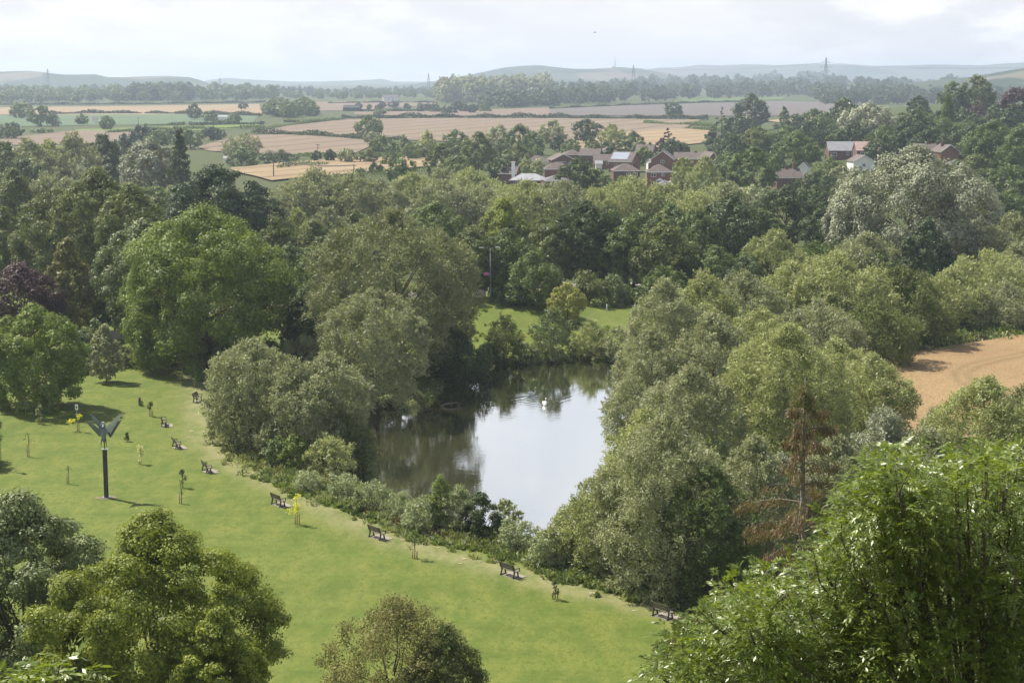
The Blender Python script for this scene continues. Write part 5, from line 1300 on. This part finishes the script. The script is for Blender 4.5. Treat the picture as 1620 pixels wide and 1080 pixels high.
# --- vehicles glimpsed on the left
def car(px, py, ang, mat, label):
    b = P(px, py); r = empty('parked_car', tuple(b), ang); tag(r, label, 'car')
    prof = [(-2.1,.35),(-2.15,.75),(-1.95,1.0),(-1.2,1.08),(-.6,1.45),(.9,1.47),(1.65,1.08),(2.05,.95),(2.12,.4),(1.7,.28),(-1.7,.28)]
    MB().prism(prof, -.84, .84).build('body', mat, r)
    for s in (-1,1): MB().prism([(-1.0,1.1),(-.52,1.38),(.82,1.40),(1.35,1.1)], s*.845, s*.855).build('window', GLASS, r)
    MB().add([(-1.16,-.7,1.12),(-1.16,.7,1.12),(-.64,.66,1.44),(-.64,-.66,1.44)], [(0,1,2,3)]).build('windscreen', GLASS, r)
    for x in (-1.35,1.35):
        for s in (-1,1):
            w_ = MB().tube([(x,s*.70,.33),(x,s*.88,.33)], .33, 16).build('wheel', IRON, r); MB().tube([(x,s*.885,.33),(x,s*.90,.33)], .19, 12).build('rim', METAL, w_)
car(112,536,math.radians(-12),simple('white_car_paint', (.72,.75,.78), .25, .04, 1, 0, .6),'white car parked behind the dark bushy meadow tree')
car(932,458,math.radians(5),simple('silver_car_paint', (.55,.57,.60), .3, .04, 1, 0, .6),'silver car glimpsed behind the shrubs below the single arm lamp')
# low white wall end left of biggest tree
b = P(197,536); o = MB().box(-2.2,2.2,-.15,.15,-.1,1.15); o = o.build('garden_wall', simple('pale_wall', (.42,.38,.32), .9, .2, 2)); o.location = b; o.rotation_euler = (0,0,.2); tag(o, 'short pale wall in the shade left of the biggest bright tree', 'wall')

# --- houses: everything measured from the photograph's rows, local front faces the viewer
def house(px, ybase, wpx, dm, eave, roofh, rot, typ, wall, roof, label, wins=(), chim=(), hip=.5, porch=False, solar=False, over=.3, cat='house', base=None, fascia=True):
    b = P(px, ybase) if base is None else Vector(base); s = scl(b); W = wpx/s; D = dm; r = empty('house', tuple(b), math.radians(rot)); tag(r, label, cat)
    x = W/2; e = eave; R = e+roofh; g = MB()
    if typ == 'gable':            # ridge along x
        g.prism([(-D/2,-1),(D/2,-1),(D/2,e),(0,R-.12),(-D/2,e)], -x, x, 'x')
    elif typ == 'front':          # gable towards the viewer, ridge along y
        g.prism([(-x,-1),(x,-1),(x,e),(0,R-.12),(-x,e)], -D/2, D/2)
    else: g.box(-x,x,-D/2,D/2,-1,e)
    g.build('wall', wall, r)
    m_ = MB(); o_ = over; t = .16
    if typ == 'gable':
        for sy in (-1,1):
            yo = sy*(D/2+o_); zo = e-roofh*o_/(D/2)
            m_.add([(-x-o_,yo,zo),(x+o_,yo,zo),(x+o_,0,R),(-x-o_,0,R),(-x-o_,yo,zo+t),(x+o_,yo,zo+t),(x+o_,0,R+t),(-x-o_,0,R+t)],[(0,3,2,1),(4,5,6,7),(0,1,5,4),(1,2,6,5),(2,3,7,6),(3,0,4,7)])
    elif typ == 'front':
        for sx in (-1,1):
            xo = sx*(x+o_); zo = e-roofh*o_/x
            m_.add([(xo,-D/2-o_,zo),(xo,D/2+o_,zo),(0,D/2+o_,R),(0,-D/2-o_,R),(xo,-D/2-o_,zo+t),(xo,D/2+o_,zo+t),(0,D/2+o_,R+t),(0,-D/2-o_,R+t)],[(0,3,2,1),(4,5,6,7),(0,1,5,4),(1,2,6,5),(2,3,7,6),(3,0,4,7)])
    elif typ == 'hip':
        k = x-min(x,D/2)*2*hip if x > D/2 else .05; k = max(k,.05)
        m_.add([(-x-o_,-D/2-o_,e),(x+o_,-D/2-o_,e),(x+o_,D/2+o_,e),(-x-o_,D/2+o_,e),(-k,0,R),(k,0,R)],[(0,1,5,4),(2,3,4,5),(1,2,5),(3,0,4),(3,2,1,0)])
    rf = m_.build('roof', roof, r)
    if fascia:
        f_ = MB()
        if typ == 'front':
            for sx in (-1,1): f_.bar((sx*(x+o_),-D/2-o_-.06,e-roofh*o_/x+.05),(0,-D/2-o_-.06,R+.05),.08,.24)
        elif typ == 'hip': f_.box(-x-o_-.03,x+o_+.03,-D/2-o_-.08,-D/2-o_-.01,e-.16,e+.06)
        else: f_.box(-x-o_,x+o_,-D/2-o_-.08,-D/2-o_-.01,e-roofh*o_/(D/2)-.12,e-roofh*o_/(D/2)+.10)
        f_.build('fascia_board', WHITE, rf)
    for cx, cz, cw in chim:
        c_ = MB().box(cx-cw/2,cx+cw/2,-.35+.2,.35+.2,e,R+cz); c_.box(cx-cw/2-.08,cx+cw/2+.08,-.23,.63,R+cz-.25,R+cz-.12)
        for q in (-1,1): c_.tube([(cx+q*cw*.22,.2,R+cz),(cx+q*cw*.22,.2,R+cz+.35)], .11, 6)
        c_.build('chimney', BRICKD, rf)
    yf = -D/2
    for wx, wz, ww, wh in wins:
        f_ = MB(); f_.box(wx-ww/2,wx+ww/2,yf-.07,yf-.004,wz-wh/2,wz-wh/2+.1).box(wx-ww/2,wx+ww/2,yf-.07,yf-.004,wz+wh/2-.1,wz+wh/2)
        for q in (-1,0,1): f_.box(wx+q*(ww/2-.05)-.05,wx+q*(ww/2-.05)+.05,yf-.068,yf-.006,wz-wh/2+.1,wz+wh/2-.1)
        fo = f_.build('window', WHITE, r); MB().box(wx-ww/2+.08,wx+ww/2-.08,yf-.035,yf-.008,wz-wh/2+.09,wz+wh/2-.09).build('pane', GLASS, fo)
    if porch:
        MB().box(-.5,.5,yf-.06,yf-.005,0,2.1).build('door', DKM, r)
        p_ = MB().box(-1.1,-.9,yf-1.0,yf-.01,0,2.4).box(.9,1.1,yf-1.0,yf-.01,0,2.4).prism([(-1.3,2.4),(1.3,2.4),(0,3.2)], yf-1.15, yf-.01); p_.build('porch', WHITE, r)
    if solar:
        yo = -D/2*.86; zf = lambda y: R-(R-e)*(-y)/(D/2)+t
        MB().add([(-x*.9,yo,zf(yo)+.06),(x*.55,yo,zf(yo)+.06),(x*.55,-D*.05,zf(-D*.05)+.06),(-x*.9,-D*.05,zf(-D*.05)+.06),(-x*.9,yo,zf(yo)+.12),(x*.55,yo,zf(yo)+.12),(x*.55,-D*.05,zf(-D*.05)+.12),(-x*.9,-D*.05,zf(-D*.05)+.12)],[(0,3,2,1),(4,5,6,7),(0,1,5,4),(1,2,6,5),(2,3,7,6),(3,0,4,7)]).build('solar_panel', SOLARM, rf)
    return r
W2 = [(-1.9,4.1,1.4,1.1),(1.9,4.1,1.4,1.1),(-1.9,1.4,1.6,1.2),(1.9,1.4,1.6,1.2)]
house(850,272,34,6,3.9,2.0,0,'hip',CREAM,TILE,'cream rendered house with a brown hipped roof',[(1.8,2.6,1.2,1.0)],[(-2.2,.4,.8)])
house(887,268,38,7,3.6,2.1,14,'front',BRICKD,TILE,'brown roofed house with a white edged gable, right of the cream one',[(0,2.4,2.0,1.1),(2.4,2.2,.9,1.0)])
house(882,285,42,7,3.8,2.2,0,'hip',BRICK,TILE,'hipped brown roof house in front of the white edged gable',[(1.2,2.2,1.4,1.0)])
house(836,296,54,9,2.4,1.8,-6,'hip',BRICKD,SLATE,'long low house with a pale shining slate roof',[(-3,1.4,1.2,1.0),(2.5,1.4,1.2,1.0)],hip=.35)
house(880,300,42,8,2.9,1.6,8,'hip',BRICKD,SLATED,'dark hipped roof right of the shining slate one')
house(806,290,28,7,3.4,1.8,-12,'gable',BRICKD,TILE,'brown roofed house beside the tall white chimney')
b = P(812,292); o = empty('white_chimney_stack', tuple(b)); tag(o, 'tall white painted chimney left of the shining slate roof', 'chimney'); MB().box(-.55,.55,-.5,.5,0,6.9).box(-.65,.65,-.6,.6,6.9,7.15).build('stack', WHITE, o); MB().tube([(-.25,0,7.15),(-.25,0,7.7)],.15,8).tube([(.25,0,7.15),(.25,0,7.7)],.15,8).build('chimney_pot', BRICK, o)
house(955,266,32,7,3.2,1.8,0,'gable',BRICK,TILE,'low brick house with a long window left of the solar roof',[(-1.6,2.1,1.8,1.0),(1.6,2.1,1.6,1.0)])
hs = house(988,272,38,9,4.0,3.0,-24,'gable',BRICK,TILE,'brick house whose roof carries a pale solar panel array',[(-1.5,2.5,1.2,1.0),(2,2.5,1.2,1.0)],solar=True)
house(989,290,42,7,4.2,2.2,4,'hip',BRICKD,TILE,'hipped brick house with two white windows, below the solar roof',[(.6,3.0,1.5,1.2),(2.7,3.0,1.6,1.2)],[(2.9,.3,.9)])
house(1042,297,40,7,5.0,2.2,0,'hip',BRICK,TILE,'brick house with a white pillared porch',[(-1.9,4.1,1.6,1.1),(0.9,4.1,.9,.8),(-1.9,1.6,1.6,1.1)],[(-2.8,.3,.9)],porch=True)
house(1050,268,36,8,3.8,3.0,-12,'front',BRICK,TILE,'big brick gable behind the porch house',[(0,3.0,1.3,1.1)])
house(1090,262,46,8,2.8,2.2,-8,'gable',BRICK,TILE,'long brown roof behind the weeping birches',(),[(2.5,.4,.8)])
house(1121,268,20,7,3.8,2.6,20,'front',BRICK,TILE,'bright red brick gable at the right end of the village row',[(0,2.8,.9,1.0)])
house(1070,304,34,6,1.8,1.9,14,'front',BRICKD,SLATED,'low garage with a dark roof below the porch house',cat='garage')
house(1052,300,22,5,1.7,1.2,10,'hip',BRICKD,SLATED,'small grey roofed garage left of the dark roofed one',cat='garage')
house(905,256,30,7,3.0,1.9,10,'hip',BRICKD,TILE,'brown roof half hidden behind the village, left one')
house(935,258,32,7,3.4,2.2,-14,'gable',BRICKD,TILE,'brown pointed roof half hidden behind the village centre',(),[(1.5,.5,.8)])
house(962,253,26,7,3.4,2.2,10,'hip',BRICK,TILE,'small reddish roof left behind the solar roof')
house(1022,252,28,7,3.4,2.6,-20,'gable',BRICK,TILE,'red brick chimney house right behind the solar roof',(),[(1.6,.8,1.0),(-1.2,.5,.7)])
house(1033,268,14,5,2.8,.9,20,'gable',WHITE,SLATE,'small white outbuilding with a pale roof left of the porch house',cat='outbuilding')
house(947,268,10,3,2.2,.8,0,'gable',WHITE,SLATE,'tiny white conservatory below the solar roof house',cat='conservatory')
# right slope houses (flat-ground rows adjusted to the slope by P)
house(1331,252,46,8,3.4,3.0,0,'gable',BRICKD,SLATE,'left half of the long terrace, pale shining roof',[(-3.6,2.0,2.2,1.3),(1.6,2.2,1.0,1.3),(3.4,2.2,1.0,1.3)],fascia=False)
house(1371,252,38,7.6,3.4,2.9,0,'gable',BRICKD,TILEP,'right half of the long terrace, pinkish roof with a chimney',[(-2.4,2.1,1.3,1.3)],[(1.2,.6,1.0)],fascia=False)
house(1361,270,34,7,3.3,2.0,8,'front',RENDW,TILE,'white gabled cottage with brown roof, in front of the pink terrace',[(0,2.0,1.2,1.2)])
house(1273,292,24,7,4.6,2.4,-20,'front',RENDW,SLATED,'white gabled house behind the brick chimneys',[(0,2.0,1.6,1.2)])
house(1243,298,40,8,3.6,2.2,6,'gable',BRICKD,TILE,'old brick house with three tall brick chimneys',(),[(-3.2,1.3,1.1),(2.8,1.6,1.4),(0,.6,.7)])
house(1462,254,34,8,3.4,2.4,-16,'gable',BRICKD,TILE,'brown roofed house behind the great silver poplar, left of two',(),[(1,.8,.9)])
house(1494,256,32,8,3.6,2.4,12,'front',BRICK,TILE,'brown roofed brick house behind the great silver poplar, right of two',(),[(-1,.8,.9)])
house(1512,272,26,7,2.6,1.6,0,'hip',BRICKD,SLATED,'low grey roof just above the great silver poplar')
house(1530,177,44,9,3.0,3.2,-10,'hip',BRICK,TILE,'brown roofed farmhouse on the hill among skyline trees',(),[(3.5,.8,1.0)],cat='farmhouse')
house(1600,302,20,6,2.4,.8,0,'gable',WHITE,SLATE,'pale flat shed at the right edge',cat='shed')
house(618,160.5,24,9,5.5,3,8,'gable',RENDW,SLATED,'lone white farmhouse in the far fields',[(-3,3,1.5,1.5),(3,3,1.5,1.5)],cat='farmhouse')
house(557,176,26,9,3.4,2.4,-6,'gable',BLACKB,BLACKB,'black barn on the far stubble',cat='barn',fascia=False)
house(350,190,20,8,2.4,1.2,0,'gable',RENDW,SLATE,'long low pale barn between hedges in the left fields',cat='barn',fascia=False)
house(359,257,9,4,1.6,.8,10,'gable',WHITE,SLATE,'tiny white shed beside the hedge of the wheat strip',cat='shed',fascia=False)
house(151,195,6,5,2.5,2,10,'gable',WHITE,SLATED,'tiny white cottage in the left blue green field',cat='cottage',fascia=False)
for i,(x,yb,wd,mt,rt,lb) in enumerate([(1133,149,14,RENDW,SLATE,'pale far house left of the big pylon'),(1202,151,18,RENDW,SLATE,'long pale far roof below the big pylon\'s left'),(1280,151,16,BRICKD,TILE,'brown far roof below the big pylon'),
  (1325,154.5,30,RENDW,SLATE,'row of pale far glasshouses at the grey field\'s end'),(1384,150,14,RENDW,SLATE,'pale far roof right of the big pylon'),(1062,156,12,BRICKD,SLATED,'grey far roof at the end of the dark strip'),
  (1575,139,16,BRICK,TILEP,'pink far house on the right skyline slope'),(1345,165,3,WHITE,WHITE,'tiny white tower beside the slope silver willow')]):
    house(x,yb,wd,10,4.5 if i != 7 else 4,3 if i != 7 else .5,random.uniform(-15,15),'gable',mt,rt,lb,fascia=False)

# --- pylons, mast, poles
PYM = simple('pylon_steel', (.16,.17,.18), .6, .1, .1)
def pylon(px, yt, Y, label, rot=.3):
    d = ray(px, 130); x = d[0]/d[1]*Y; z0 = h1(x, Y); zt = zat(px, yt, Y); Hh = zt-z0; r = empty('electricity_pylon', (x,Y,z0), rot); tag(r, label, 'pylon', 'electricity pylons across the far plain')
    m_ = MB(); w0 = Hh*.085; t = max(.35, Y/2700*.32); lv = [0,.18,.34,.48,.60,.72,.86,1.0]
    wd_ = lambda f: w0*(1-f)**1.1+ .5 if f < .6 else max(.35, (w0*.365+.5)*(1-(f-.6)/.42))
    for a, c in zip(lv[:-1], lv[1:]):
        for sx, sy in ((-1,-1),(1,-1),(1,1),(-1,1)): m_.bar((sx*wd_(a),sy*wd_(a),a*Hh),(sx*wd_(c),sy*wd_(c),c*Hh),t)
        for s in (-1,1):
            m_.bar((-wd_(a),s*wd_(a),a*Hh),(wd_(c),s*wd_(c),c*Hh),t*.6); m_.bar((wd_(a),s*wd_(a),a*Hh),(-wd_(c),s*wd_(c),c*Hh),t*.6)
    m_.build('tower', PYM, r)
    for f, L in ((.66,.13),(.77,.17),(.88,.12)):
        a_ = MB(); a_.bar((-L*Hh,0,f*Hh),(L*Hh,0,f*Hh),t*.8); a_.bar((-L*Hh,0,f*Hh),(0,0,(f+.05)*Hh),t*.6); a_.bar((L*Hh,0,f*Hh),(0,0,(f+.05)*Hh),t*.6); a_.build('crossarm', PYM, r)
    return Vector((x,Y,zt)), Hh
pylon(1306,91,2500,'tallest pylon, standing over the far suburb trees at the right')
pylon(76,109,3500,'pylon at the far left above the hazy wood',.6)
pylon(348,123,3200,'short pylon below the end of the left ridge',.2)
pylon(678,116,3600,'small pylon left of the masted hill',1.3)
pylon(1002,103,3000,'pylon in front of the masted hill\'s right end',1.2)
def cable(a, b, sag, label):
    pts = [(a[0]+(b[0]-a[0])*f, a[1]+(b[1]-a[1])*f, a[2]+(b[2]-a[2])*f-sag*4*f*(1-f)) for f in np.linspace(0,1,17)]
    o = MB().tube(pts, .16, 4).build('power_cable', PYM); tag(o, label, 'cable')
def pt(px, py, Y): d = ray(px, py); t = Y/d[1]; return (d[0]*t, Y, CAMH+d[2]*t)
cable(pt(1306,99,2500), pt(1010,108,3000), 6, 'power cable running left from the tallest pylon')
cable(pt(1306,99,2500), pt(1680,104,2300), 6, 'power cable running right from the tallest pylon')
b = pt(973,107,5600); o = empty('transmitter_mast', (b[0],b[1],b[2]-6)); tag(o, 'thin transmitter mast on the hazy hilltop', 'mast'); MB().tube([(0,0,0),(0,0,18),(0,0,40)],[1.8,1.1,.6],6).build('mast', PYM, o); MB().box(-9,-3,-4,4,0,9).build('mast_building', PYM, o)
def pole(px, yt, yb, label):
    b = P(px, yb); hgt = zat(px, yt, b.y)-b.z; r = empty('utility_pole', tuple(b)); tag(r, label, 'pole', 'wooden poles in the fields'); MB().tube([(0,0,-.3),(0,0,hgt)],[.2,.14],6).build('pole', BARK, r); MB().box(-.9,.9,-.08,.08,hgt-.5,hgt-.3).build('crossarm', BARK, r); return Vector((b.x,b.y,b.z+hgt-.3))
a = pole(433,251,281,'utility pole standing in the wheat strip'); c = pole(219,185,199,'thin pole in the blue green field'); pole(503,228,238,'thin pole by the curved tramline field'); pole(320,198,209,'thin pole beside the bright strip')
e = pole(560,260,272,'utility pole at the right of the wheat strip')
cable(a, e, 1.0, 'wire between the two wheat strip poles')
# dead branching snag above the long hedge, right
# --- a bird high in the sky
b = pt(941,52,160); r = empty('bird', b, .4, (.45,.45,.45)); tag(r, 'tiny bird high in the pale sky above the masted hill', 'bird'); MB().tube([(-.22,0,0),(-.1,0,.02),(.1,0,.02),(.24,0,.03)],[.015,.06,.06,.012],8).build('body', IRON, r)
for s in (-1,1): MB().add([(.10,0,.03),(-.06,0,.03),(-.05,s*.30,.14),(.06,s*.32,.14),(-.06,s*.58,.05),(.10,0,.045),(-.06,0,.045),(-.05,s*.30,.155),(.06,s*.32,.155),(-.06,s*.58,.06)],[(0,1,2,3),(3,2,4),(5,8,7,6),(8,9,7),(0,3,8,5),(3,4,9,8),(4,2,7,9),(2,1,6,7)]).build('wing', IRON, r)
